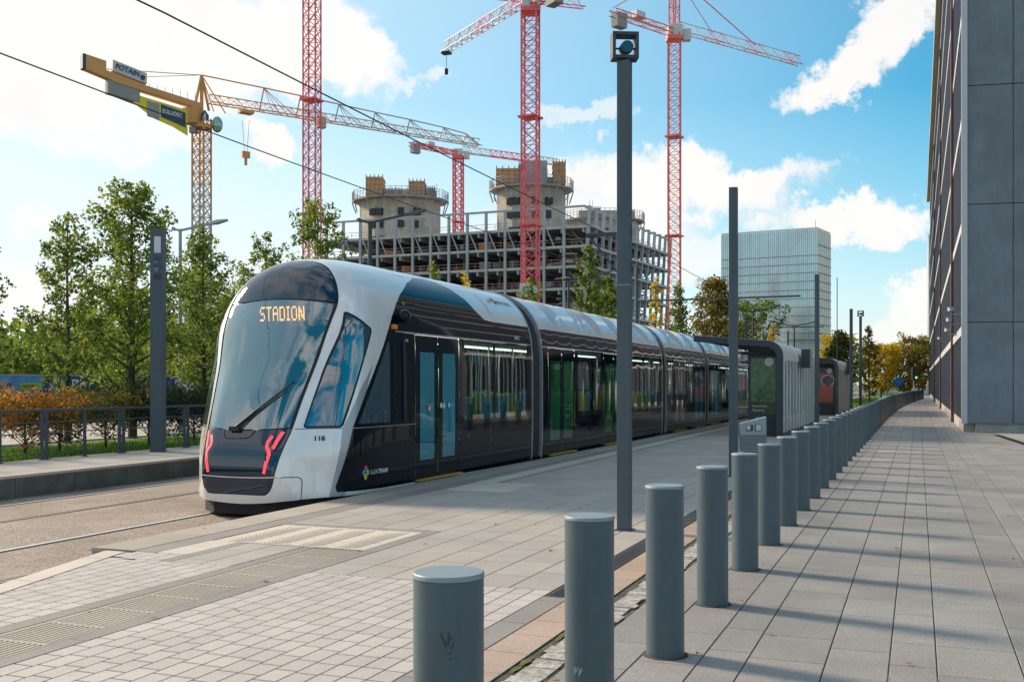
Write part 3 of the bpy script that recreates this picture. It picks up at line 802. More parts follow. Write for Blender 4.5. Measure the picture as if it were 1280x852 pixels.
def surface_parts(domain, grid, regions, fn, nrm, parent_for, offset=None):
    """cut one surface into regions; regions=[(key,poly)] first match wins; returns {key:object}"""
    pts=[];edges=[]
    def addpoly(P):
        b=len(pts); pts.extend(P); n=len(P)
        edges.extend([(b+i,b+(i+1)%n) for i in range(n)])
    addpoly(domain)
    for _,P in regions: addpoly(P)
    pts.extend(grid)
    vo,eo,fo,_,_,_=delaunay_2d_cdt([Vector(p) for p in pts],edges,[],0,1e-4)
    groups={}
    boxes=[(min(p[0] for p in P),max(p[0] for p in P),min(p[1] for p in P),max(p[1] for p in P)) for _,P in regions]
    for f in fo:
        cx=sum(vo[i].x for i in f)/3; cy=sum(vo[i].y for i in f)/3
        if not inpoly(cx,cy,domain): continue
        key='shell'
        for (kk,P),bx in zip(regions,boxes):
            if bx[0]<=cx<=bx[1] and bx[2]<=cy<=bx[3] and inpoly(cx,cy,P): key=kk; break
        if key is None or key=='hole': continue
        groups.setdefault(key,[]).append(tuple(f))
    P3={};NN={}
    res={}
    for key,fs in groups.items():
        idx={};vs=[];ns=[];ff=[]
        off=(offset or {}).get(key,0)
        for f in fs:
            g=[]
            for i in f:
                if i not in P3:
                    P3[i]=fn(vo[i].x,vo[i].y); NN[i]=nrm(vo[i].x,vo[i].y)
                if i not in idx: idx[i]=len(vs); vs.append(P3[i]+NN[i]*off); ns.append(NN[i])
                g.append(idx[i])
            a,b,c=[vs[q] for q in g]
            nn=(b-a).cross(c-a)
            if nn.length<1e-10: continue
            if nn.dot(ns[g[0]]+ns[g[1]]+ns[g[2]])<0: g=g[::-1]
            ff.append(tuple(g))
        name,mat,par=parent_for(key)
        me=bpy.data.meshes.new(name); me.from_pydata([tuple(v) for v in vs],[],ff); me.materials.append(mat)
        me.polygons.foreach_set('use_smooth',[True]*len(me.polygons))
        me.update()
        me.normals_split_custom_set_from_vertices([tuple(n) for n in ns])
        o=bpy.data.objects.new(name,me); COL.objects.link(o)
        if par is not None: o.parent=par if not isinstance(par,str) else None
        res[key]=(o,par)
    for key,(o,par) in res.items():
        if isinstance(par,str): o.parent=res[par][0]
    return {k:v[0] for k,v in res.items()}

tram=empty('tram',(0,0,0))
tag(tram,'black and silver articulated tram with a STADION display, standing at the platform','tram')
# ---------------- cab section
mir=lambda P:[(-x,y) for x,y in P][::-1]
def sym(front_pts):                             # mirror an open chain from the centre bottom to the centre top
    return front_pts+[(-x,y) for x,y in front_pts[::-1]]
MASKR=[(0.0,.325),(.39,.325),(.485,.35),(.545,.43),(.580,.565),(.615,.80),(.655,1.02),(.69,1.21),(.735,1.60),(.785,1.95),(.825,2.2),(.87,2.5),(.905,2.82),(.905,2.95),(.875,3.07),(.81,3.21),(.71,3.35),(.56,3.48),(.38,3.565),(.18,3.605),(0,3.615)]
def fchain(pts): return [front(v,w) for v,w in catmull(pts,4)]
mask_outer=sym(fchain(MASKR))
def inset_at(w,g=.022):
    return interp([(b,a) for a,b in MASKR[4:14]],w)-g
def mask_band(w0,w1,crown0=0.0,crown1=0.0,g=.022):
    """symmetric piece of the mask between heights w0 and w1 (crown = rise at the centre)"""
    pts=[]
    n=8
    e0=inset_at(w0,g); e1=inset_at(w1,g)
    for i in range(n+1): 
        v=-e0+2*e0*i/n; pts.append(front(v,w0+crown0*(1-(v/e0)**2)))
    for i in range(1,8):
        w=w0+(w1-w0)*i/8; pts.append(front(inset_at(w,g),w))
    for i in range(n+1):
        v=e1-2*e1*i/n; pts.append(front(v,w1+crown1*(1-(v/e1)**2)))
    for i in range(1,8):
        w=w1-(w1-w0)*i/8; pts.append(front(-inset_at(w,g),w))
    return pts
windscreen=mask_band(1.225,2.925,-.03,.075,.04)
panel=mask_band(.585,1.205,-.015,-.03,.012)
# bumper glass with rounded lower corners
bp=[(0,.335),(.385,.335),(.475,.36),(.532,.435),(.566,.563),(0,.55)]
bumper=[front(v,w) for v,w in ([(-a,b) for a,b in bp[:5][::-1]]+bp[:5])]
dome_r=[(v,w) for v,w in MASKR if w>2.9]
dome=sym([front(0,3.010)]+[front(v,w) for v,w in ((.3,3.004),(.6,2.985),(.885,2.955))]+[front(max(0,v-.010),w-.008) for v,w in catmull(MASKR[13:],3)])
# head lamp strips: zigzag ribbons
def lampP(sg):
    c=[(.445,.62),(.475,.76),(.50,.865),(.488,.915),(.448,.97),(.45,1.03),(.49,1.11)]
    c2=[(.530,.945),(.555,1.04),(.60,1.165)]
    def ribbon(c,w):
        L_=[];Rr=[]
        for i,p in enumerate(c):
            a=Vector(c[max(i-1,0)]);b=Vector(c[min(i+1,len(c)-1)]); d=(b-a).normalized(); n=Vector((-d.y,d.x))
            L_.append(Vector(p)+n*w);Rr.append(Vector(p)-n*w)
        return [(q.x*sg,q.y) for q in L_+Rr[::-1]]
    return ribbon(c,.020),ribbon(c2,.019)
# side shapes as (t, w)
def SP(pts,rad=0.0,step=.15): 
    if rad: pts=rnd(pts,rad)
    return densify(pts,side,step)
cabwin=SP([(12.035,1.235),(12.39,1.235),(13.045,2.575),(12.735,2.785)],.04)
cabwin_frame=SP([(12.008,1.207),(12.412,1.207),(13.085,2.585),(12.727,2.835)],.05)
swoosh=[(20.5,.27),(13.2,.31),(12.30,.335),(12.28,.40),(12.568,1.204),(12.90,1.74),(13.234,2.214),(13.478,2.571),(13.671,2.805),(13.90,3.00),(14.18,3.17),(14.75,3.40),(15.4,3.555),(15.95,3.60),(16.3,3.56),(16.6,3.45),(16.82,3.28),(17.0,3.10),(17.25,2.96),(17.6,2.94),(20.5,2.94)]
black=densify(rnd(swoosh[:3],.0)[:0]+swoosh,side,.14)
def rect(t0,t1,w0,w1,rad=.03): return SP([(t0,w0),(t1,w0),(t1,w1),(t0,w1)],rad,.2)
D0,D1=14.30,15.95
regs=[]
lampA=[[front(v,w) for v,w in q] for q in lampP(1)]
lampB=[[front(v,w) for v,w in q] for q in lampP(-1)]
regs += [('lampR',lampA[0]),('lampR',lampA[1]),('lampL',lampB[0]),('lampL',lampB[1]),
         ('windscreen',windscreen),('panel',panel),('bumper',bumper),('dome',dome),('seal',mask_outer)]
for sfx,f in (('n',lambda P:P),('f',mir)):
    regs += [('cabwin'+sfx,f(cabwin)),('cabframe'+sfx,f(cabwin_frame))]
    # cab drivers side light inside the black area
    regs += [('sidelight'+sfx,f(SP([(12.68,1.25),(13.50,1.25),(13.50,2.42),(13.46,2.42)],.03)))]
    # doors: two leaves, each leaf with its glass; seams between
    m=(D0+D1)/2
    regs += [('dga'+sfx,f(rect(D0+.17,m-.14,.62,2.30))),('dgb'+sfx,f(rect(m+.16,D1-.17,.62,2.30))),
             ('dla'+sfx,f(rect(D0+.02,m-.008,.335,2.545,.01))),('dlb'+sfx,f(rect(m+.008,D1-.02,.335,2.545,.01))),
             ('doorseam'+sfx,f(rect(D0,D1,.31,2.56,.01)))]
    regs += [('wa'+sfx,f(rect(16.18,17.44,1.19,2.53))),('wb'+sfx,f(rect(17.56,19.18,1.19,2.53)))]
    regs += [('winrim'+sfx,f(rect(16.10,19.26,1.12,2.56)))]
    # thin trim lines
    regs += [('trim'+sfx,f(SP([(13.70,2.572),(19.5,2.572),(19.5,2.592),(13.70,2.592)],0,.25))),
             ('trim'+sfx,f(SP([(12.5,1.19),(14.28,1.19),(14.28,1.20),(12.5,1.20)],0,.25))),
             ('seamv'+sfx,f(SP([(17.72,2.92),(17.735,2.92),(17.60,3.5),(17.585,3.5)],0,.3)))]
    regs += [('pseam'+sfx,f(SP([(t_,.30),(t_+.008,.30),(t_+.008,w_),(t_,w_)],0,.3))) for t_,w_ in ((14.02,2.55),(16.03,2.55),(17.3,1.08),(19.3,1.08))]
    regs += [('black'+sfx,f(black))]
    regs += [('lowtrim'+sfx,f(SP([(12.19,.18),(12.20,.24),(12.408,1.19),(12.75,1.72),(13.05,2.08),(12.7,1.3),(12.4,.2)],0,.2)))]  # shaded turn of the white body, painted as a grey strip
    regs += [('skirtseam'+sfx,f(SP([(11.66,.570),(11.88,.568),(11.925,.545),(11.938,.49),(11.86,.2),(11.85,.2),(11.925,.49),(11.915,.535),(11.875,.557),(11.66,.559)],0,.2))),
             ('skirtseam'+sfx,f(SP([(11.93,1.195),(12.56,1.195),(12.56,1.205),(11.93,1.205)],0,.2)))]
regs.insert(4,('seamtop',[front(v,w) for v,w in [(-.575+1.15*i/8,.564-.013*(1-(i/4-1)**2)) for i in range(9)]+[(.575-1.15*i/8,.577-.013*(1-(i/4-1)**2)) for i in range(9)]]))
# domain: everything above w=.2 (bottom cut) out to REND
dom=[]
ph1=_phi_at(REND,.275)
n=100
dom=[(REND*math.cos(ph1+(PI-2*ph1)*i/n),REND*math.sin(ph1+(PI-2*ph1)*i/n)) for i in range(n+1)]
def botr(r):
    return _phi_at(r,.22)
def wbot(v): return .20+.075*sstep2(abs(v)/1.15)
def sstep2(u): u=max(0,min(1,u)); return u*u*(3-2*u)
chain=[]                                        # near side bottom edge, from the rear forwards
n=64
for i in range(1,n):
    r=REND-(REND-1.15)*(i/n); ph=_phi_at(r,.275 if r>RMAX1 else wbot(S3(r,_phi_at(r,.25))[0]))
    chain.append((r*math.cos(ph),r*math.sin(ph)))
ve=S3(math.hypot(*chain[-1]),math.atan2(chain[-1][1],chain[-1][0]))[0]
for i in range(1,13):
    v=ve*(1-i/13); chain.append(front(v,wbot(v)))
dom += [(-x,y) for x,y in chain]+[front(0,.20)]+chain[::-1]
grid=[]
rr=.03
while rr<REND-.02:
    na=max(10,min(240,int(2*PI*min(rr,1.7)/(.034 if rr<RMAX1*.8 else .055))))
    for i in range(na):
        a=2*PI*i/na; x,y=rr*math.cos(a),rr*math.sin(a)
        if inpoly(x,y,dom): grid.append((x,y))
    rr+=.024 if rr<RMAX1*.9 else .22
cab=bpy.data.objects.new('cab_section',None)
DOORG=M['door_glass']
def pf(key):
    base={'shell':('cab_shell',M['white'],tram),'lampR':('headlight',M['red_lamp'],tram),'lampL':('headlight',M['red_lamp'],tram),
     'windscreen':('windscreen',M['screen_glass'],tram),'panel':('front_panel',M['mask'],tram),'bumper':('bumper_panel',M['mask'],tram),
     'dome':('roof_visor',M['mask'],tram),'seal':('windscreen_seal',M['rubber'],tram),'seamtop':('panel_seam',M['white'],'shell')}
    if key in base: return base[key]
    k=key[:-1]; 
    d={'cabwin':('cab_window',M['cab_glass'],tram),'cabframe':('cab_window_seal',M['rubber'],'shell'),'sidelight':('side_window',M['cab_glass'],'black'+key[-1]),
       'dga':('door_glass',DOORG,'dla'+key[-1]),'dgb':('door_glass',DOORG,'dlb'+key[-1]),'dla':('door',M['gloss_black'],tram),'dlb':('door',M['gloss_black'],tram),
       'doorseam':('door_seal',M['rubber'],'black'+key[-1]),'wa':('window',M['win_glass'],'black'+key[-1]),'wb':('window',M['win_glass'],'black'+key[-1]),
       'winrim':('window_rim',M['gloss_black'],'black'+key[-1]),'trim':('trim_line',M['silver_side'],'black'+key[-1]),'seamv':('panel_seam',M['txt_grey'],'shell'),
       'black':('side_panel',M['gloss_black'],tram),'pseam':('panel_seam',M['dark_post'],'black'+key[-1]),'lowtrim':('painted_crease',M['silver_side'],'shell'),'skirtseam':('skirt_seam',M['rubber'],'shell')}
    return d[k]
OFF={'lampR':.004,'lampL':.004,'windscreen':-.004,'seal':-.012,'dome':.001,'panel':.001,'bumper':.001,'seamtop':.002}
for s_ in 'nf': OFF.update({'cabframe'+s_:-.010,'doorseam'+s_:-.012,'dla'+s_:-.003,'dlb'+s_:-.003,'dga'+s_:-.006,'dgb'+s_:-.006,'winrim'+s_:-.004,'wa'+s_:-.009,'wb'+s_:-.009,'trim'+s_:.003,'skirtseam'+s_:-.006,'seamv'+s_:-.002})
cabparts=surface_parts(dom,grid,regs,S_xy,S_nrm,pf,OFF)
def on_front(v,w,off=.006):
    x,y=front(v,w); return S_xy(x,y)+S_nrm(x,y)*off
def on_side(t,w,off=.004):
    x,y=side(t,w); return S_xy(x,y)+S_nrm(x,y)*off
# ---------------- STADION display: lit dots behind the glass
FONT={'S':['01111','10000','10000','01110','00001','00001','11110'],'T':['11111','00100','00100','00100','00100','00100','00100'],
'A':['01110','10001','10001','11111','10001','10001','10001'],'D':['11110','10001','10001','10001','10001','10001','11110'],
'I':['111','010','010','010','010','010','111'],'O':['01110','10001','10001','10001','10001','10001','01110'],'N':['10001','11001','11101','10101','10111','10011','10001']}
mb=MB()
word='STADION'; wd=sum(len(FONT[c][0])+1.3 for c in word)-1.3
cell=.0176; ch=.0305; v=-wd*cell/2+.15
def quad_front(mb,v0,v1,w0,w1,off): 
    mb.add([on_front(v0,w0,off),on_front(v1,w0,off),on_front(v1,w1,off),on_front(v0,w1,off)],[(0,1,2,3)])
for c in word:
    rows=FONT[c]
    for j,row in enumerate(rows):
        for i,b_ in enumerate(row):
            if b_=='1':
                # v runs left to right as the reader sees it: reader's left is negative v
                a=v+i*cell; z=2.905-j*ch
                sh=-.34*(z-2.79); quad_front(mb,a+sh+.0005,a+sh+cell-.0015,z-ch+.0025,z-.0025,-.010)
    v+=(len(rows[0])+1.3)*cell
led=mb.build('destination_display',M['led'],tram)
mb=MB()
for i in range(12):
    v0=-.5+i*1.0/12; quad_front(mb,v0,v0+1.0/12,2.60,2.90,-.05)
mb.build('display_box',M['under'],tram)
# dashboard, driver seat and cab rear wall seen through the glass
mb=MB(); mb.box(to_world(0,1.12,12.45),(1.5,.7,.10)); mb.box(to_world(0,.8,12.3),(1.3,.5,.6)); mb.build('dashboard',M['txt_grey'],tram,bevel=.03)
mb=MB(); mb.box(to_world(0.05,1.3,13.35),(.5,.12,.9)); mb.box(to_world(0.05,.95,13.15),(.5,.5,.12)); mb.box(to_world(.05,1.85,13.37),(.28,.1,.22)); mb.build('driver_seat',M['seat'],tram,bevel=.04)
mb=MB(); mb.box(to_world(.0,1.75,14.15),(2.4,.04,2.6)); mb.build('cab_rear_wall',M['seat2'],tram)
mb=MB(); mb.box(to_world(0,.33,16.0),(2.4,6.9,.06)); mb.build('interior_floor',M['floor_in'],tram)
mb=MB(); mb.box(to_world(0,2.66,16.2),(2.3,6.4,.04)); mb.build('interior_ceiling',M['ceil'],tram)
mb=MB(); mb.box(to_world(.75,2.62,16.9),(.16,4.8,.03)); mb.box(to_world(-.75,2.62,16.9),(.16,4.8,.03)); mb.build('fill_glow_strips',M['fill_glow'],tram)  # glowing strips added under the ceiling to lift the interior
# underframe
mb=MB(); 
poly=[(-.50,11.80),(.50,11.80),(.86,12.08),(1.05,12.45),(1.1,12.9),(1.12,19.3),(-1.12,19.3),(-1.1,12.9),(-1.05,12.45),(-.86,12.08)]
mb.prism([(-(SC-v),t) for v,t in poly],ZR+.03,ZR+.30); mb.build('underframe',M['under'],tram,bevel=.02)
# wiper and its black recess outline
mb=MB(); a=on_front(-.10,1.19,.03); b=on_front(.545,1.78,.035)
mb.tube([a,a.lerp(b,.5)+Vector((0,-.02,0)),b],[.022,.012,.008],8)
a2=on_front(-.04,1.19,.03); b2=on_front(.55,1.72,.03); mb.tube([a2,b2],[.012,.006],6)
a3=on_front(-.02,1.24,.012); b3=on_front(.60,1.84,.010); mb.tube([a3,b3],.010,6)
mb.box(on_front(-.09,1.19,.03),(.16,.05,.06)); mb.build('wiper',M['rubber'],tram)
mb=MB(); pts=[on_front(v,w,.004) for v,w in ((-.27,1.19),(-.26,1.11),(-.21,1.07),(.10,1.075),(.17,1.10),(.23,1.18))]; mb.tube(pts,.007,6); mb.build('wiper_recess',M['rubber'],tram)
# camera pod with amber lamp
mb=MB(); c=on_side(13.86,2.79,.10); mb.sphere(c,.105,20,12,0,(.9,1.15,1.0)); mb.bar(on_side(13.86,2.80,-.02),c,.07); mb.build('camera_pod',M['gloss_black'],tram,smooth='auto')
mb=MB(); c=on_side(13.64,2.64,.03); mb.box(c,(.07,.09,.07)); mb.build('indicator_lamp',M['amber'],tram,bevel=.01)
mb=MB()
for k in range(22): mb.box(on_side(13.62,1.45+k*.045,.008),(.02,.05,.016))
mb.build('louvre',M['rubber'],tram)
mb=MB(); mb.tube([on_side(13.92,1.25,.03),on_side(13.90,2.45,.03)],.011,8); mb.build('handrail',M['dark_post'],tram)
# step sill
def sill(t0,t1,par):
    mb=MB(); mb.bb(-(SC-1.40),-(SC-1.31),t0,t1,.006,.024); return mb.build('door_sill',M['yellow'],par)
sill(D0+.03,D1-.03,tram)
# door stickers
def disc(mb,c,r,nrm_,n=14,mi=0):
    z=Vector((0,0,1)); x=nrm_.cross(z).normalized(); mb.add([c+x*r*math.cos(2*PI*i/n)+z*r*math.sin(2*PI*i/n) for i in range(n)],[tuple(range(n))],mi)
mb=MB(); dn=Vector((1,0,0))
for t_,w_,mi,rr_ in ((14.78,1.42,0,.055),(15.22,1.46,1,.045),(15.52,1.46,3,.055),(15.32,1.45,2,.05)):
    disc(mb,on_side(t_,w_,.004),rr_,dn,14,mi); disc(mb,on_side(t_,w_,.006),rr_*.6,dn,14,1)
mb.build('door_sticker',[M['c_red'],M['txt_white'],M['c_yel'],M['c_blue']],tram)
# lettering on the side: reads left to right going away from the nose
def side_text(name,s_,size,t,w,mat,bold=0.0,squash=1.0,tiltw=None):
    o=on_side(t,w,.006); up=on_side(t,w+.1,.006)-o; al=on_side(t+.1,w,.006)-o
    return text_mesh(name,s_,size,mat,frame_m(o,al,up),tram,bold,.001,squash)
side_text('fleet_number','118',.085,12.09,1.04,M['txt_dark'],.003,1.25)
side_text('door_number','118',.06,13.98,2.44,M['txt_white'],.001)
side_text('end_number','118-C2',.09,18.55,2.66,M['txt_white'],.002,1.0)
side_text('operator_name','LUX',.088,12.955,.53,M['txt_white'],.0,1.15)
side_text('operator_name','TRAM',.088,13.155,.53,M['txt_white'],.003,1.15)
side_text('city_name','LU   EMBOURG',.155,17.95,3.33,M['txt_grey'],.0,1.15)
mb=MB()
for k in range(8):
    a=2*PI*k/8+.2; r1=.03; r2=.105
    c0=on_side(18.31+r1*math.cos(a),3.375+r1*.7*math.sin(a),.006); c1=on_side(18.31+r2*math.cos(a),3.375+r2*.7*math.sin(a),.006)
    mb.bar(c0,c1,.022,.004,mi=k%4)
mb.build('city_emblem',[M['c_blue'],M['c_red'],M['txt_grey'],M['c_grn']],tram)
mb=MB()
for k,(dx,dz,mi) in enumerate(((0,.058,2),(-.045,0,1),(0,-.058,0),(.045,0,3))):
    disc(mb,on_side(12.83+dx,.565+dz,.005+.0008*k),.044,dn,14,mi)
disc(mb,on_side(12.83,.565,.010),.016,dn,10,4)
mb.build('operator_emblem',[M['c_yel'],M['c_blue'],M['c_red'],M['c_grn'],M['gloss_black']],tram)
mb=MB()
for t_,w_ in ((16.3,.92),(17.3,.98),(17.35,.8)): disc(mb,on_side(t_,w_,.004),.022,dn)
mb.build('side_socket',M['txt_grey'],tram)

# ---------------- following carriages: constant section
QL=[0]
for (a,b),(c,d) in zip(PR,PR[1:]): QL.append(QL[-1]+math.hypot(c-a,d-b))
QT=QL[-1]                                       # arc length from w=-.6 to the crown
def prof_at(q):
    sg=1
    if q>QT: q=2*QT-q; sg=-1
    q=max(0,min(QT,q))
    lo,hi=0,len(QL)-1
    while hi-lo>1:
        m=(lo+hi)//2
        if QL[m]<=q: lo=m
        else: hi=m
    u=(q-QL[lo])/max(1e-9,QL[hi]-QL[lo]); a,b=PR[lo],PR[hi]
    return sg*(a[0]+(b[0]-a[0])*u), a[1]+(b[1]-a[1])*u
def q_of(w):
    for i in range(len(PR)-1):
        if PR[i+1][1]>=w:
            u=(w-PR[i][1])/(PR[i+1][1]-PR[i][1]); return QL[i]+(QL[i+1]-QL[i])*u
    return QT
def carriage(t0,t1,items,idx):
    """items: ('door',t0,t1,glass) or ('win',t0,t1)"""
    def fn(x,y):
        v,w=prof_at(y)
        e=min(x-t0,t1-x); k=1
        if e<.06: k=1-.012*(1-e/.06)            # slight turned-in rim at the ends
        return to_world(v*k,1.6+(w-1.6)*k,x)
    def nr(x,y):
        v0,w0=prof_at(y-.01); v1,w1=prof_at(y+.01); d=Vector((-(w1-w0),0,(v1-v0)))   # world x = v-SC
        n=Vector(((w1-w0),0,-(v1-v0))).normalized(); return n
    q0=q_of(.22); q1=2*QT-q0
    dom=densify([(t0,q0),(t1,q0),(t1,q1),(t0,q1)],lambda a,b:(a,b),.25)
    grid=[]
    nt=max(2,int((t1-t0)/.9))
    q=q0+.04
    while q<q1-.02:
        for i in range(1,nt): grid.append((t0+(t1-t0)*i/nt,q))
        for e in (.02,.04,.07): grid += [(t0+e,q),(t1-e,q)]
        q+=.075
    regs=[]; names={}
    r_=lambda a,b,w0,w1: densify([(a,q_of(w0)),(b,q_of(w0)),(b,q_of(w1)),(a,q_of(w1))],lambda x,y:(x,y),.4)
    far=lambda P:[(x,2*QT-y) for x,y in P]
    k=0
    for sd,f in (('n',lambda P:P),('f',far)):
        for it in items:
            k+=1
            a,b=it[1],it[2]
            if it[0]=='door':
                m=(a+b)/2; g=it[3]
                if it[4]==2:
                    regs += [('g%da'%k,f(r_(a+.14,m-.12,.62,2.30))),('g%db'%k,f(r_(m+.12,b-.14,.62,2.30))),('l%da'%k,f(r_(a+.02,m-.008,.335,2.545))),('l%db'%k,f(r_(m+.008,b-.02,.335,2.545))),('s%d'%k,f(r_(a,b,.31,2.56)))]
                    names['g%da'%k]=('door_glass',M[g],'l%da'%k);names['g%db'%k]=('door_glass',M[g],'l%db'%k)
                    names['l%da'%k]=('door',M['gloss_black'],root);names['l%db'%k]=('door',M['gloss_black'],root)
                names['s%d'%k]=('door_seal',M['rubber'],'black'+sd)
            else:
                regs += [('w%d'%k,f(r_(a,b,1.19,2.53)))]; names['w%d'%k]=('window',M['win_glass'],'black'+sd)
        regs += [('trim'+sd,f(r_(t0+.01,t1-.01,2.572,2.592)))]; names['trim'+sd]=('trim_line',M['silver_side'],'black'+sd)
        regs += [('black'+sd,f(r_(t0,t1,.26,2.94)))]; names['black'+sd]=('side_panel',M['gloss_black'],root)
    tt=t0+1.3
    while tt<t1-.5:
        regs.append(('seam',[(tt,q_of(2.95)),(tt+.012,q_of(2.95)),(tt+.012,2*QT-q_of(2.95)),(tt,2*QT-q_of(2.95))])); tt+=1.65
    names['seam']=('roof_seam',M['txt_grey'],'shell'); names['shell']=('roof_shell',M['silver'],root)
    off={}
    for kk in names:
        if kk[0]=='g': off[kk]=-.006
        elif kk[0]=='l': off[kk]=-.003
        elif kk[0]=='w': off[kk]=-.007
        elif kk[0]=='s' and kk[1:2].isdigit(): off[kk]=-.01
        elif kk.startswith('trim'): off[kk]=.003
        elif kk=='seam': off[kk]=-.002
    surface_parts(dom,grid,regs,fn,nr,lambda key:names[key],off)
    ic=empty('interior',(0,0,0),0,root); ic['skip']=0; del ic['skip']
    mb=MB(); mb.box(to_world(0,.33,(t0+t1)/2),(2.4,t1-t0-.1,.06)); mb.build('interior_floor',M['floor_in'],ic)
    mb=MB(); mb.box(to_world(0,2.66,(t0+t1)/2),(2.3,t1-t0-.1,.04)); mb.build('interior_ceiling',M['ceil'],ic)
    mb=MB(); mb.box(to_world(.75,2.62,(t0+t1)/2),(.16,t1-t0-.6,.03)); mb.box(to_world(-.75,2.62,(t0+t1)/2),(.16,t1-t0-.6,.03)); mb.build('fill_glow_strips',M['fill_glow'],ic)  # same added glow for this carriage, brightens what the windows show
    mb=MB(); mb.bb(-(SC-1.12),-(SC+1.12),t0+.1,t1-.1,ZR+.05,ZR+.29); mb.build('underframe',M['under'],root)
    return ic
def seat(par,v,t,mat,face=1):
    mb=MB(); c=to_world(v,.8,t)
    mb.box(c,(.43,.42,.08)); mb.box(c+Vector((0,.21*face,.40)),(.43,.07,.75)); mb.box(c+Vector((0,0,-.25)),(.12,.3,.42),0,1)
    mb.build('seat',[mat,M['txt_grey']],par,bevel=.02)
def polev(par,v,t):
    mb=MB(); mb.tube([to_world(v,.36,t),to_world(v,2.64,t)],.02,8); mb.build('grab_pole',M['pole'],par,smooth=True)
root=tram
for v_,t_,m_,f_ in ((.9,16.6,'seat',1),(.9,17.3,'seat2',-1),(.9,18.2,'seat',1),(.9,18.9,'seat',-1),(-.9,16.5,'seat2',1),(-.9,17.5,'seat',1),(-.9,18.5,'seat3',1)): seat(tram,v_,t_,M[m_],f_)
for v_,t_ in ((.55,14.5),(.55,15.8),(-.3,16.9),(.6,17.5),(-.4,18.8)): polev(tram,v_,t_)
def gang(t0,t1,par):
    mb=MB(); n=14
    for i in range(n*2+1):
        pass
    prof=[]
    for i in range(41):
        q=q_of(.30)+(2*QT-2*q_of(.30))*i/40; prof.append(prof_at(q))
    K=13; vs=[];fs=[]
    for k in range(K):
        t=t0+(t1-t0)*k/(K-1); sc_=.962 if k%2 else .935
        for v,w in prof: vs.append(to_world(v*sc_,1.7+(w-1.7)*sc_,t))
    for k in range(K-1):
        for i in range(40): a=k*41+i; fs.append((a,a+1,a+42,a+41))
    mb.add(vs,fs); mb.build('gangway_bellows',M['bellows'],par)
    # aluminium end hoop
    for t,dd in ((t0-.02,.06),(t1-.04,.06)):
        mb=MB(); vs=[];fs=[]
        for tt,s_ in ((t,1.004),(t+dd,1.004),(t+dd,.955),(t,.955)):
            for v,w in prof: vs.append(to_world(v*s_,1.7+(w-1.7)*s_,tt))
        for k in range(4):
            for i in range(40): a=k*41+i; b=((k+1)%4)*41+i; fs.append((a,a+1,b+1,b))
        mb.add(vs,fs); mb.build('end_hoop',M['silver_side'],par)
gang(19.47,20.08,tram)
cars=[(20.1,30.8,[('door',20.45,22.25,'green_glass',2),('win',22.5,24.3),('door',24.55,26.35,'green_glass',2),('win',26.6,28.5),('win',28.62,30.5)],('seat','seat3','seat2')),
 (31.4,37.6,[('door',32.4,34.2,'orange_glass',2),('win',34.4,35.3),('door',35.6,37.3,'door_glass',2),('win',31.6,32.2)],('seat','seat','seat3')),
 (38.2,49.0,[('door',38.6,40.4,'door_glass',2),('win',40.7,42.6),('door',43.0,44.8,'door_glass',2),('win',45.1,46.9),('win',47.0,48.8)],('seat','seat','seat')),
 (49.6,56.0,[('win',50,51.4),('door',51.8,53.6,'door_glass',2),('win',53.9,55.6)],('seat','seat','seat')),
 (56.6,64.2,[('win',57,58.6),('door',59,60.8,'door_glass',2),('win',61.2,63.6)],('seat','seat','seat'))]
for i,(a,b,items,sm) in enumerate(cars):
    root=empty('carriage',(0,0,0),0,tram)
    ic=carriage(a,b,items,i)
    k=0
    for it in items:
        if it[0]=='win':
            t=it[1]+.35
            while t<it[2]-.2:
                seat(root,.9,t,M[sm[k%3]],1 if k%2 else -1); seat(root,-.9,t,M[sm[(k+1)%3]],1); k+=1; t+=.75
            polev(root,.5,it[1]+.1)
        else:
            polev(root,.5,it[1]+.05); polev(root,-.6,it[2]-.4)
            sill(it[1]+.05,it[2]-.05,root)
    # the interior parts belong straight to the carriage
    for ch in list(ic.children): ch.parent=root
    bpy.data.objects.remove(ic)
    if i<len(cars)-1: gang(b+.02,cars[i+1][0]-.02,tram)
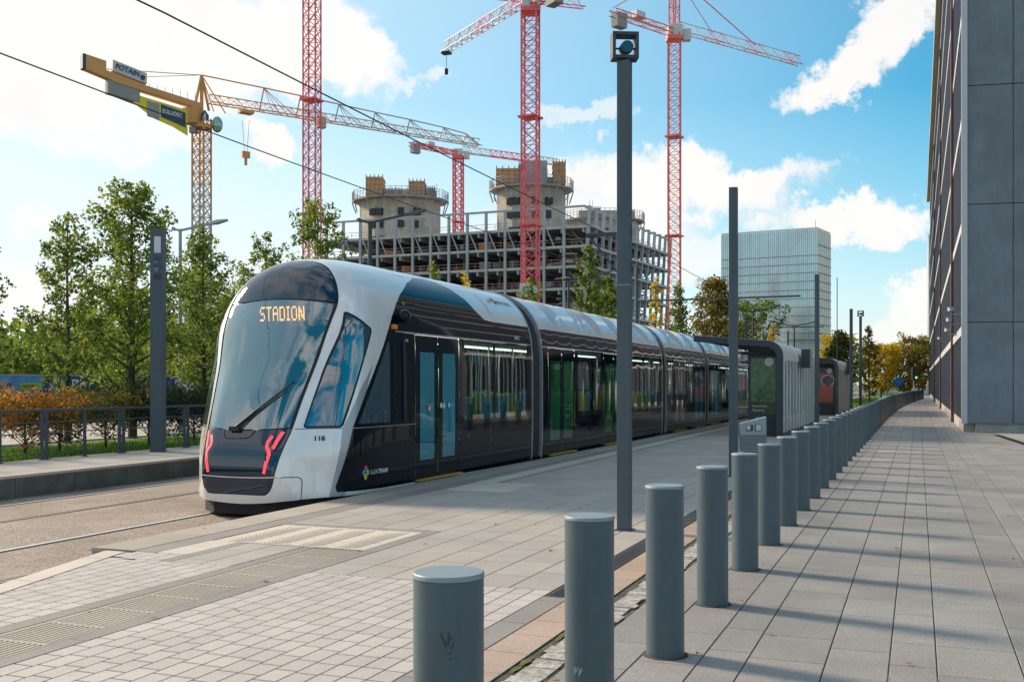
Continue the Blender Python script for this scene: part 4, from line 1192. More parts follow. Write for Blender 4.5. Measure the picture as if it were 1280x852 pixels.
# ================================================================== SHELTERS
def shelter(t0,t1,label,poster,plabel):
    r=empty('tram_shelter',W(t0,3.5,0)); r.rotation_euler.z=0
    tag(r,label,'shelter','tram shelters on the platform')
    def P(s,t,z): return Vector((-(s-3.5),t-t0,z))       # local
    L_=t1-t0; sl=6.05; zr=2.88; zl=2.70; sw=3.56
    # L-shaped end frames: roof beam, rounded corner, leg
    def arc_pts(off):
        rr=.42; c=(sw+rr,zl-rr+.0)
        pts=[(sw-off+.0,0.0),(sw-off,c[1])]
        for i in range(1,9):
            a=PI-(PI/2)*i/8*.965; pts.append((c[0]+(rr+off)*math.cos(a),c[1]+(rr+off)*math.sin(a)))
        pts.append((sl,zr+off)); return pts
    def shell(name,ta,tb,o0,o1,mat,z0=0.0):
        a=arc_pts(o1); b=arc_pts(o0)
        a=[(s,max(z,z0)) for s,z in a]; b=[(s,max(z,z0)) for s,z in b]
        n=len(a); vs=[P(s,ta+t0,z) for s,z in a]+[P(s,ta+t0,z) for s,z in b]+[P(s,tb+t0,z) for s,z in a]+[P(s,tb+t0,z) for s,z in b]
        fs=[]
        for i in range(n-1): fs += [(i,i+1,n+i+1,n+i),(2*n+i,3*n+i,3*n+i+1,2*n+i+1),(i,2*n+i,2*n+i+1,i+1),(n+i,n+i+1,3*n+i+1,3*n+i)]
        fs += [(0,n,3*n,2*n),(n-1,3*n-1,4*n-1,2*n-1)]
        mb=MB(); mb.add(vs,fs); return mb.build(name,mat,r,smooth='auto')
    shell('end_frame',0,.14,-.16,.02,M['dark_post']); shell('end_frame',L_-.14,L_,-.16,.02,M['dark_post'])
    # roof skin in bays with standing seams, only above z 2.2
    nb=6
    for k in range(nb):
        a=.15+(L_-.3)*k/nb; b=.15+(L_-.3)*(k+1)/nb
        shell('roof_panel',a+.012,b-.012,-.05,.03,M['sh_roof'],2.18)
        if k: shell('roof_rib',a-.02,a+.02,-.12,.045,M['sh_roof'],2.0)
    shell('soffit',.15,L_-.15,-.12,-.06,M['wood'],2.28)
    # back wall: upright slats alternating with glass
    k=0; t=.2
    while t<L_-.35:
        mb=MB(); w=.17
        mb.bb(-(sw-3.5)-.03,-(sw-3.5)+.03,t,t+w,.12,2.18); mb.build('wall_panel',M['sh_wall'],r)
        mb=MB(); mb.bb(-(sw-3.5)-.006,-(sw-3.5)+.006,t+w+.01,t+w+.64,.14,2.16); mb.build('wall_glass',M['clear'],r)
        t+=.83; k+=1
    mb=MB(); mb.bb(-(sw-3.5)-.035,-(sw-3.5)+.035,.15,L_-.15,.06,.12); mb.build('bottom_rail',M['dark_post'],r)
    # sign box on the outside of the wall
    mb=MB(); mb.bb(.05,.30,L_*.40,L_*.40+.9,2.02,2.58); mb.build('sign_box',M['txt_grey'],r,bevel=.02)
    mb=MB(); mb.bb(.04,.31,L_*.40-.03,L_*.40-.002,2.0,2.60); mb.build('sign_box_end',M['dark_post'],r)
    # end screen with its poster
    def fr(name,s0,s1,z0,z1,ta,tb,mat,par=r,bev=0):
        mb=MB(); p=P(s0,t0+ta,z0); q=P(s1,t0+tb,z1); mb.bb(p.x,q.x,p.y,q.y,z0,z1); return mb.build(name,mat,par,bevel=bev)
    cs=fr('poster_case',3.72,4.58,.42,2.34,.55,.67,M['dark_post'],r,.01)
    ps=fr('poster',3.80,4.50,.62,2.24,.537,.548,poster[0],cs)
    fr('screen_beam',3.66,5.05,2.36,2.42,.56,.62,M['dark_post']); fr('screen_post',4.99,5.05,0,2.42,.56,.62,M['dark_post'])
    fr('screen_glass',4.60,4.98,.3,2.34,.58,.592,M['clear'])
    fr('case_foot',3.80,4.50,0,.42,.58,.64,M['dark_post'])
    # round disc on the poster case
    mb=MB(); c=P(3.98,t0+.53,2.13)
    mb.tube([c,c+Vector((0,-.006,0))],[.125,.125],24); mb.build('round_sticker',M['lcd'],cs)
    if poster[1]=='g':
        mb=MB(); 
        for k in range(5):
            a=P(4.40-k*.03,t0+.534,.95+k*.07); b=P(3.86,t0+.534,1.35+k*.11); mb.bar(a,b,.035,.002)
        c=P(4.15,t0+.534,.83); mb.bb(P(4.50,0,0).x,P(3.80,0,0).x,.5335,.5355,.62,.98)
        mb.build('poster_picture',M['poster_gd'],ps)
        Mx=frame_m(P(4.45,t0+.531,.84),(1,0,0),(0,0,1)); text_mesh('poster_text','Powered by',.085,M['txt_white'],Mx,ps,0,.0006)
        Mx=frame_m(P(4.45,t0+.531,.72),(1,0,0),(0,0,1)); text_mesh('poster_text','Driven by',.085,M['txt_white'],Mx,ps,0,.0006)
        mb=MB(); c=P(4.30,t0+.53,.50); mb.tube([c,c+Vector((0,-.006,0))],[.06,.06],20); mb.build('round_sticker',M['leaf_flat'],cs)
    else:
        mb=MB(); mb.bb(P(4.50,0,0).x,P(3.80,0,0).x,.5335,.5355,2.02,2.24); 
        c=P(4.05,0,1.62); mb.tube([Vector((c.x,.534,c.z)),Vector((c.x,.531,c.z))],[.24,.24],28); mb.build('poster_picture',M['poster_d'],ps)
        mb=MB()
        for rr in (.30,):
            pts=[Vector((c.x+rr*math.cos(a*PI/14-1.1),.53,c.z+.05+rr*.85*math.sin(a*PI/14-1.1))) for a in range(25)]; mb.tube(pts,.028,6)
        mb.build('poster_ring',M['lcd'],ps)
    # bench and a timetable inside
    mb=MB(); 
    for q in range(4): mb.bb(-.95+q*.11,-.95+q*.11+.09,3.0,L_-2.5,.44,.47)
    mb.build('bench_seat',M['wood'],r)
    for t in (3.4,L_-3.0): fr('bench_leg',3.75+.02,4.4,0,.44,t,t+.06,M['dark_post'])
    fr('display_sign',4.1,5.2,2.30,2.52,3.2,3.35,M['dark_post'])
    return r
M['leaf_flat']=pbr('sticker green',(.15,.45,.08),.5)
s1=shelter(29.9,40.4,'near tram shelter with rounded pale roof edge and green poster',(M['poster_g'],'g'),'')
s2=shelter(51.6,63.5,'far tram shelter with a red poster, behind the first shelter',(M['poster_r'],'r'),'')
# litter bin in front of the first shelter
r=empty('litter_bin',W(22.6,3.30,0),TH*.6)
tag(r,'grey slatted metal litter bin with slanting top in front of the near shelter','litter bin')
mb=MB()
mb.add([(-.27,-.17,.06),(.27,-.17,.06),(.27,.17,.06),(-.27,.17,.06),(-.27,-.17,.66),(.27,-.17,.80),(.27,.17,.80),(-.27,.17,.66)],[(0,3,2,1),(4,5,6,7),(0,1,5,4),(2,3,7,6),(0,4,7,3),(1,2,6,5)])
mb.build('bin_body',M['galv'],r,bevel=.012)
mb=MB()
for k in range(9): mb.bb(-.278,.278,-.180,-.172,.10+k*.037,.112+k*.037)
mb.build('slat_gap',M['dark_post'],r)
mb=MB(); mb.bb(-.15,-.01,-.181,-.173,.50,.63); mb.bb(.03,.17,-.181,-.173,.50,.64); mb.build('opening',M['dark_post'],r)
mb=MB(); mb.bb(-.14,-.06,-.185,-.1815,.52,.62); mb.bb(.05,.16,-.185,-.1815,.51,.63); mb.build('sticker',M['lcd'],r)
mb=MB(); mb.bb(-.2,.2,-.1,.1,0,.06); mb.build('bin_foot',M['dark_post'],r)

# ================================================================== RAILING on the far platform
def railing(t0,t1,label):
    r=empty('railing',W(t0,16.08,0)); tag(r,label,'railing','railing sections along the far platform'); L_=t1-t0
    for a in (.0,L_/2,L_):
        mb=MB(); mb.bb(-.018,.018,a-.03,a+.03,0,.95); mb.bb(-.05,.05,a-.055,a+.055,.0,.012); mb.build('railing_post',M['steel_post'],r)
    mb=MB(); mb.bb(-.032,.032,-.03,L_+.03,.95,1.0); mb.build('handrail',M['steel_post'],r)
    for z in (.13,.32,.53,.74):
        mb=MB(); mb.bb(-.01,.01,.02,L_-.02,z-.01,z+.01); mb.build('bar',M['steel_post'],r)
k=0; t=11.55
posn=['cut by the left edge of the photo','second from the left','third from the left','fourth from the left','fifth from the left, beside the tram nose']
while t<32:
    lab='grey steel railing section, '+(posn[k] if k<5 else 'hidden beyond the tram nose')
    if k<6: railing(t,t+2.02,lab)
    t+=2.14; k+=1

# ================================================================== STREET LAMPS
def arm_lamp(t,s,z,label,arms,yaw=0.0,al=1.9,mat='galv',r0=.07,rise=.22):
    r=empty('street_lamp',W(t,s,0),yaw); tag(r,label,'street lamp','street lamps')
    mb=MB(); mb.tube([(0,0,-.4),(0,0,z*.5),(0,0,z+.05)],[r0*1.2,r0,r0*.8],12); mb.build('pole',M[mat],r,smooth='auto')
    for a in arms:
        mb=MB(); sg=a[0]; l=a[1]
        mb.bar((0,0,z),(sg*l*.62,0,z+rise*l*.62),.09,.07); mb.build('arm',M[mat],r)
        mb=MB(); p0=Vector((sg*l*.6,0,z+rise*l*.6)); p1=Vector((sg*l,0,z+rise*l))
        mb.add([p0+Vector((0,-.06,-.03)),p0+Vector((0,.06,-.03)),p0+Vector((0,.06,.05)),p0+Vector((0,-.06,.05)),
                p0.lerp(p1,.45)+Vector((0,-.17,-.05)),p0.lerp(p1,.45)+Vector((0,.17,-.05)),p0.lerp(p1,.45)+Vector((0,.1,.08)),p0.lerp(p1,.45)+Vector((0,-.1,.08)),
                p1+Vector((0,-.12,-.02)),p1+Vector((0,.12,-.02)),p1+Vector((0,.08,.03)),p1+Vector((0,-.08,.03))],
               [(0,1,5,4),(1,2,6,5),(2,3,7,6),(3,0,4,7),(4,5,9,8),(5,6,10,9),(6,7,11,10),(7,4,8,11),(8,9,10,11),(0,3,2,1)])
        mb.build('lamp_head',M['galv'] if mat=='galv' else M['steel_post'],r)
arm_lamp(29.6,24.0,6.85,'slim pale street lamp with one arm, among the trees at left',((1,1.65),(-1,.3)),TH)
arm_lamp(31.6,17.6,7.05,'dark street lamp with one long arm above the front of the tram roof',((1,1.95),(-1,.45)),TH,mat='dark_post',r0=.09)
arm_lamp(50.4,16.6,6.75,'small dark street lamp with one arm, right of the thick red crane',((1,2.2),(-1,.3)),TH,mat='dark_post')
arm_lamp(74.8,10.9,6.6,'nearer of two V armed lamps in front of the glass tower',((1,2.0),(-1,2.0)),TH,mat='dark_post')
arm_lamp(94.6,10.2,6.6,'farther and lower of two V armed lamps in front of the glass tower',((1,2.2),(-1,2.2)),TH,mat='dark_post')
arm_lamp(130,9,7.0,'distant thin lamp with two arms above the yellow trees',((1,2.4),(-1,2.4)),TH,mat='dark_post')
arm_lamp(160,8,7.2,'most distant lamp with two arms above the yellow trees',((1,2.6),(-1,2.6)),TH,mat='dark_post')

# ================================================================== CATENARY
def mast(t,s,ztop,label,arms,mat='steel_post',rad=.11):
    r=empty('catenary_mast',W(t,s,0)); tag(r,label,'catenary mast','catenary masts')
    mb=MB(); mb.tube([(0,0,-.3),(0,0,ztop)],[rad,rad*.85],12); mb.build('pole',M[mat],r,smooth='auto')
    for (ds,z,w,strut) in arms:
        mb=MB(); mb.bar((0,0,z),(-ds,0,z+.02),w,w); mb.build('bracket_arm',M[mat],r)
        if strut:
            mb=MB(); mb.bar((-ds*.95,0,z-.04),(0,0,z-strut),.07,.07); mb.build('strut',M[mat],r)
            mb=MB(); mb.tube([(-ds*.75,0,z),(-ds*1.02,0,z)],[.09,.09],10); mb.build('insulator',M[mat],r)
mast(38.0,10.2,7.5,'dark catenary mast behind the nearest lamp post, its braced bracket showing left',((1.55,7.15,.13,1.9),),'dark_post',.09)
mast(54.9,14.2,7.9,'catenary mast just right of the nearest lamp post, with a long level arm',((-8.6,5.98,.09,0),))
mast(85.0,12.9,7.0,'second long armed catenary mast, its arm ending before the glass tower',((-6.0,6.0,.09,0),))
mast(110,12.5,7.0,'far catenary mast with its arm near the foot of the glass tower',((-7.5,6.0,.08,0),))
mast(46,3.2,6.0,'thin dark mast rising left of the second shelter',(( .0,5.9,.02,0),),'dark_post',.02)
def wire(name,pts,rad,label):
    mb=MB(); mb.tube(pts,rad,5,caps=False); tag(mb.build(name,M['wire']),label,'overhead wire','overhead wires')
def wpts(s,z0,t0,t1,sp,sag):
    out=[]; t=t0
    while t<t1:
        u=((t-t0)%sp)/sp; out.append(W(t,s,z0-4*sag*u*(1-u))); t+=sp/8
    return out
wire('contact_wire',wpts(8.5,5.98,-18,130,28.2,.10),.012,'upper of two black wires sloping down from the top left')
wire('contact_wire',wpts(11.94,6.12,-18,130,28.0,.12),.012,'lower of two black wires, starting at the left edge below the yellow crane')
for k,(a,b,lab) in enumerate(((W(54.9,11.0,6.8),W(74.8,10.9,6.5),'thin span wire left of the glass tower, upper one'),(W(54.9,13.6,6.4),W(85,12.7,6.2),'thin span wire left of the glass tower, lower one'))):
    wire('span_wire',[a,(a+b)/2+Vector((0,0,-.1)),b],.01,lab)

# ================================================================== CRANES
def lattice(mb,p0,p1,w,h,n,cr,br,tri=False,up=None,mis=(0,),xb=False,cap=None):
    """lattice girder from p0 to p1; mis = list of material indexes per third of the length"""
    p0=Vector(p0);p1=Vector(p1); d=(p1-p0).normalized()
    if up is None: up=Vector((0,0,1)) if abs(d.z)<.9 else Vector((math.sin(.4),math.cos(.4),0))
    sx=d.cross(up).normalized(); sy=sx.cross(d).normalized()
    if sy.dot(up)<0: sy=-sy
    if tri: cs=[(-w/2,0),(w/2,0),(0,h)]
    else: cs=[(-w/2,-h/2),(w/2,-h/2),(w/2,h/2),(-w/2,h/2)]
    L_=(p1-p0).length
    pt=lambda i,k: p0+d*(L_*k/n)+sx*cs[i][0]+sy*cs[i][1]
    m=len(cs)
    for k in range(n):
        mi=mis[int(k*len(mis)/n)]
        for i in range(m):
            mb.bar(pt(i,k),pt(i,k+1),cr,cr,mi,caps=False)
            j=(i+1)%m
            if k%2: mb.bar(pt(i,k),pt(j,k+1),br,br,mi,caps=False)
            else: mb.bar(pt(j,k),pt(i,k+1),br,br,mi,caps=False)
            if xb:
                if k%2: mb.bar(pt(j,k),pt(i,k+1),br,br,mi,caps=False)
                else: mb.bar(pt(i,k),pt(j,k+1),br,br,mi,caps=False)
            mb.bar(pt(i,k),pt(j,k),br,br,mi,caps=False)
def horiz(a,b): d=Vector((b.x-a.x,b.y-a.y,0)); return d.normalized()
# --- yellow crane, flat top with heavy counter jib
r=empty('tower_crane',CV(-37,124,-1)); tag(r,'yellow tower crane with POTAIN and SOLUDEC signs and a long lattice jib','tower crane')
def rel(o,p): return Vector(p)-o.location
def cvr(x,d,z): return rel(r,CV(x,d,z))
ZJ=35.2
mb=MB(); lattice(mb,cvr(-37,124,-1),cvr(-37,124,33.2),1.55,1.55,26,.17,.085,mis=(1,1,1,0),up=CV(.3,1)-CV(0,0),xb=True); mb.build('mast',[M['crane_y'],M['crane_y2']],r)
u=(CV(-4.6,150)-CV(-37,124)).normalized()       # jib direction
base=cvr(-37,124,ZJ)
nrmv=Vector((-u.y,u.x,0)); 
if nrmv.dot(-CV(-37,124))<0: nrmv=-nrmv         # towards the viewer
mb=MB(); lattice(mb,base+u*1.0+Vector((0,0,.0)),base+u*41.5+Vector((0,0,.6)),1.15,1.0,34,.11,.05,tri=True,mis=(0,0,1,1,1)); 
# upper chord with fans of ties
top=[base+u*x+Vector((0,0,z)) for x,z in ((0,3.1),(8,3.0),(13,2.9),(18.5,2.75),(24,2.6),(29.5,2.5),(35,2.3),(39,2.0),(41.5,.7))]
for i in range(len(top)-1): mb.bar(top[i],top[i+1],.13,.13,0 if i<4 else 1)
for i,q in enumerate(top[1:-1]):
    mi=0 if i<2 else 1
    x=(8,13,18.5,24,29.5,35,39)[i]; zc=.6*x/41.5
    mb.bar(q,base+u*(x-.6)+Vector((0,0,zc)),.12,.12,mi)
    for dx in (1.2,2.2,3.3,4.4):
        if x+dx<41.5: mb.bar(q,base+u*(x+dx)+Vector((0,0,zc)),.055,.055,mi)
mb.bar(top[0],base+u*3+Vector((0,0,-1)),.10,.10,0); mb.bar(top[0],base+u*1.5+Vector((0,0,-1)),.10,.10,0)
mb.build('jib',[M['crane_y'],M['crane_y2']],r)
mb=MB(); mb.bar(base+Vector((0,0,-1.2)),top[0],.3,.3); mb.bar(base-u*.9+Vector((0,0,-1)),top[0],.22,.22); mb.bar(base+u*.9+Vector((0,0,-1)),top[0],.22,.22); mb.build('tower_head',M['crane_y'],r)
KJ=.84
mb=MB()                                          # counter jib: solid girder, deeper at the end
def gird(a,za0,za1,b,zb0,zb1,w=.5,mi=0):
    A=base-u*a*KJ+Vector((0,0,.055*a)); B=base-u*b*KJ+Vector((0,0,.055*b))
    vs=[A+nrmv*w+Vector((0,0,za0)),A-nrmv*w+Vector((0,0,za0)),A-nrmv*w+Vector((0,0,za1)),A+nrmv*w+Vector((0,0,za1)),
        B+nrmv*w+Vector((0,0,zb0)),B-nrmv*w+Vector((0,0,zb0)),B-nrmv*w+Vector((0,0,zb1)),B+nrmv*w+Vector((0,0,zb1))]
    mb.add(vs,[(0,1,2,3),(4,7,6,5),(0,4,5,1),(1,5,6,2),(2,6,7,3),(3,7,4,0)],mi)
gird(0,-1.1,-.4,8,-.62,.1); gird(8.0,-.62,.1,12,-.4,.55); gird(12,-.4,.55,13.4,-.1,.75)
gird(13.4,-.1,1.75,16.0,.3,1.95); mb.build('counter_jib',M['crane_y'],r)
mb=MB(); gird(16.0,.3,1.95,16.45,.33,1.95); mb.build('end_stripe',M['navy'],r)
mb=MB(); gird(8.9,-2.0,-.45,13.2,-1.75,-.25,.42); mb.build('counterweight',M['cw'],r)
mb=MB(); gird(8.0,.3,1.5,12.6,.85,2.1,.55); mb.build('winch_housing',M['crane_w'],r)
def sign_frame(a,z,dz=0.0,off=.62,slope=.115):
    o=base-u*a*KJ+nrmv*off+Vector((0,0,z+.055*a)); d=(u+Vector((0,0,-slope-.065))).normalized(); return frame_m(o,d,(0,0,1))
text_mesh('sign_text','POTAIN',.86,M['navy'],sign_frame(12.3,1.15),r,.02,.01,.88)
mb=MB(); c=base-u*8.6*KJ+nrmv*.62+Vector((0,0,1.35)); mb.tube([c,c+nrmv*.03],[.28,.28],14); mb.build('sign_emblem',M['navy'],r)
# SOLUDEC banner: yellow kite panel with dark field
mb=MB(); o=lambda a,z,off=.35: base-u*(a+1.3)*KJ+nrmv*off+Vector((0,0,z+.04*a+.1))
mb.add([o(.9,-1.6),o(.9,-4.6),o(3.0,-3.9),o(5.6,-3.4),o(6.1,-3.2),o(8.4,-2.1),o(8.4,-1.05),o(.9,-1.6,.30),o(.9,-4.6,.30),o(3.0,-3.9,.3),o(5.6,-3.4,.3),o(6.1,-3.2,.3),o(8.4,-2.1,.3),o(8.4,-1.05,.3)],[(0,1,2,3,4,5,6),(13,12,11,10,9,8,7),(0,6,13,7),(0,7,8,1)]); mb.build('banner',M['c_sign_y'],r)
mb=MB(); mb.add([o(1.2,-1.95,.37),o(1.2,-3.7,.37),o(4.7,-3.05,.37),o(4.7,-1.55,.37)],[(0,1,2,3)]); mb.build('banner_field',M['navy'],r)
mb=MB(); mb.add([o(4.9,-1.6,.37),o(4.9,-3.45,.37),o(6.6,-3.3,.37),o(6.6,-1.5,.37)],[(0,1,2,3)]); mb.build('banner_field',M['cw'],r)
text_mesh('banner_text','SOLUDEC',.66,M['txt_white'],sign_frame(5.85,-2.55,0,.39,.03),r,.01,.005,.82)
mb=MB(); mb.bar(o(0,-1.2,0),o(0,-3.0,0),1.7,1.7); mb.build('slewing_unit',M['crane_y'],r)
mb=MB(); c=base+nrmv*.95+Vector((0,0,-1.8)); d=u
mb.add([c+d*-.5+Vector((0,0,.0)),c+Vector((0,0,.6)),c+d*.5+Vector((0,0,0)),c+d*.5+Vector((0,0,-.7)),c+d*-.5+Vector((0,0,-.7))],[(0,1,2,3,4)]); mb.build('maker_emblem',M['navy'],r)
mb=MB(); c=base+nrmv*.99+Vector((0,0,-2.1)); mb.add([c-d*.12+Vector((0,0,-.35)),c+d*.12+Vector((0,0,-.35)),c+d*.12+Vector((0,0,.25)),c+Vector((0,0,.55)),c-d*.12+Vector((0,0,.25))],[(0,1,2,3,4)]); mb.build('maker_emblem',M['txt_white'],r)
mb=MB(); mb.cyl((base.x,base.y),1.15,base.z-3.3,base.z-2.8,20); mb.build('slewing_ring',M['crane_y'],r)
mb=MB(); c=base+u*1.75+nrmv*.4+Vector((0,0,-2.6)); mb.sphere(c,.85,12,8,0,(.8,.8,1.15)); mb.build('crane_cab',M['cab'],r,smooth=True)
mb=MB(); mb.box(base-u*1.0+Vector((0,0,-3.6)),(.8,.8,.7),0.3); mb.build('electric_cabinet',M['scaff'],r)
mb=MB(); c=base+u*5.6; mb.box(c+Vector((0,0,-.4)),(1.7,1.2,.35),math.atan2(u.y,u.x)); 
mb.bar(c+Vector((-.5,0,-1.4)),c+Vector((-.2,0,-5.2)),.04); mb.bar(c+Vector((.5,0,-1.4)),c+Vector((.2,0,-5.2)),.04)
mb.build('trolley',M['crane_y'],r)
mb=MB(); mb.box(c+Vector((0,0,-5.6)),(1.0,.3,.8),math.atan2(u.y,u.x)); mb.box(c+Vector((0,0,-6.4)),(.3,.2,1.0)); mb.build('hook_block',M['crane_y'],r)
mb=MB(); c=base+u*15.4; mb.box(c+nrmv*.9+Vector((0,0,-.3)),(1.1,.8,1.4),math.atan2(u.y,u.x)); mb.build('jib_cabin',M['crane_y2'],r)
mb=MB(); mb.bar(base-u*13+Vector((0,0,1.5)),top[0],.08); mb.bar(base-u*8+nrmv*.4+Vector((0,0,1.3)),top[0],.06); 
for k in range(8): mb.bar(base-u*(1+k*.9)+nrmv*.5+Vector((0,0,-.3)),base-u*(1+k*.9)+nrmv*.5+Vector((0,0,.75)),.04)
mb.build('tie_bar',M['crane_y2'],r)

def red_crane(X,d,zj,je,ce,label,wm=1.7,nm=30,jh=1.5,mis=(0,),mast_mis=(0,),peak=0,mats=None,hook=None,zend=0.0,jw=1.1,cr=.145,br=.066,clear=False):
    r=empty('tower_crane',CV(X,d,-1)); tag(r,label,'tower crane','red and white tower cranes')
    mats=mats or [M['crane_r'],M['crane_w']]
    loc=r.location
    b=CV(X,d,zj)-loc; mastb=CV(X,d,-1)-loc
    mb=MB(); lattice(mb,mastb,b,wm,wm,nm,cr,br,up=CV(.25,1)-CV(0,0),mis=mast_mis,xb=True)
    mb.build('mast',mats,r)
    e=CV(je[0],je[1],zj)-loc; u=horiz(b,e); L_=(e-b).length
    mb=MB(); lattice(mb,b+u*1.2+Vector((0,0,.6)),e+Vector((0,0,.6+zend)),jw,jh,max(8,int(L_/1.5)),cr*.7,br*.75,tri=True,mis=mis); mb.build('jib',mats,r)
    c=CV(ce[0],ce[1],zj)-loc; v=horiz(b,c); lc=(c-b).length
    mb=MB(); lattice(mb,b+v*1.0+Vector((0,0,.2)),c+Vector((0,0,.2)),1.3,.8,max(4,int(lc/1.6)),cr*.8,br*.8,mis=(0,)); mb.build('counter_jib',mats,r)
    n=Vector((-v.y,v.x,0))
    mb=MB(); mb.box(b+v*(lc-1.3)+Vector((0,0,-.7)),(2.0,1.2,2.0),math.atan2(v.y,v.x)); mb.build('counterweight',M['cw'],r)
    mb=MB(); mb.box(b+Vector((0,0,.4)),(2.1,2.1,1.6),.4,1); mb.box(b+Vector((0,0,-.7)),(2.3,2.3,.5),.4,0); mb.build('slewing_unit',mats,r)
    mb=MB(); q=b+u*1.7+(CV(.6,-1)-CV(0,0))*.8+Vector((0,0,-.1)); mb.box(q,(1.2,1.2,1.7),.3); mb.build('crane_cab',M['crane_w'],r,bevel=.1)
    mb=MB(); mb.box(b+v*(lc*.6)+Vector((0,0,1.0)),(1.8,1.1,1.0),math.atan2(v.y,v.x)); mb.build('winch',mats[1],r)
    if peak:
        mb=MB(); lattice(mb,b+Vector((0,0,.8)),b+Vector((0,0,peak)),1.1,1.1,5,.16,.08); mb.build('tower_head',mats,r)
        mb=MB(); tp=b+Vector((0,0,peak)); mb.bar(tp,b+u*(L_*.62)+Vector((0,0,1.8)),.12); mb.bar(tp,b+u*(L_*.28)+Vector((0,0,1.8)),.08); mb.bar(tp,c+Vector((0,0,.8)),.12); mb.build('tie_bar',mats,r)
    if hook:
        mb=MB(); h=b+u*(L_*hook[0]); mb.box(h+Vector((0,0,.35)),(1.2,1,.3)); mb.bar(h,h+Vector((0,0,-hook[1])),.05); mb.box(h+Vector((0,0,-hook[1])),(.4,.3,.8)); mb.build('hook_block',M['wire'],r)
    # mast collar
    for zz in (.45,.72):
        mb=MB(); mb.box(mastb.lerp(b,zz),(wm+.5,wm+.5,.22),-.1); mb.build('mast_collar',mats,r)
    return r
red_crane(-25,130,51.7,(9.8,140.5),(-30,126),'tall red crane rising out of the photo just right of the yellow crane mast',wm=1.65,nm=36)
r=red_crane(2.2,124,46.6,(-9.35,143.5),(5.5,118),'thick red tower crane before the site building, jib pointing down left',wm=1.8,nm=32,mis=(0,1,0,1,1),hook=(.97,2.2),cr=.16,br=.078)
mb=MB(); q=CV(1.9,122.6,12.6)-r.location; mb.box(q,(2.0,.15,1.5),TH); mb.build('mast_sign',M['txt_white'],r)
text_mesh('mast_sign_text','G2',1.15,M['txt_dark'],frame_m(q+Vector((-.75*CT+.10,-.75*ST-.12,-.42)),(CT,ST,0),(0,0,1)),r,.02,.01)
mb=MB(); q=CV(.55,122.9,10.2)-r.location; mb.box(q,(1.4,1.0,2.2),TH); mb.build('mast_cabinet',M['crane_w'],r)
red_crane(24.2,155,53.6,(47.7,172),(14.2,146.4),'red and white crane with pointed head and tie cables, jib reaching right',wm=1.75,nm=40,mis=(1,0,1,0,1,0),peak=9,mats=[M['crane_o'],M['crane_w']])
red_crane(-12.2,236,53.5,(11,250),(-22,226),'small distant red crane behind the site building with a pale jib tip',wm=1.9,nm=34,mis=(1,0,0,1),cr=.24,br=.13)

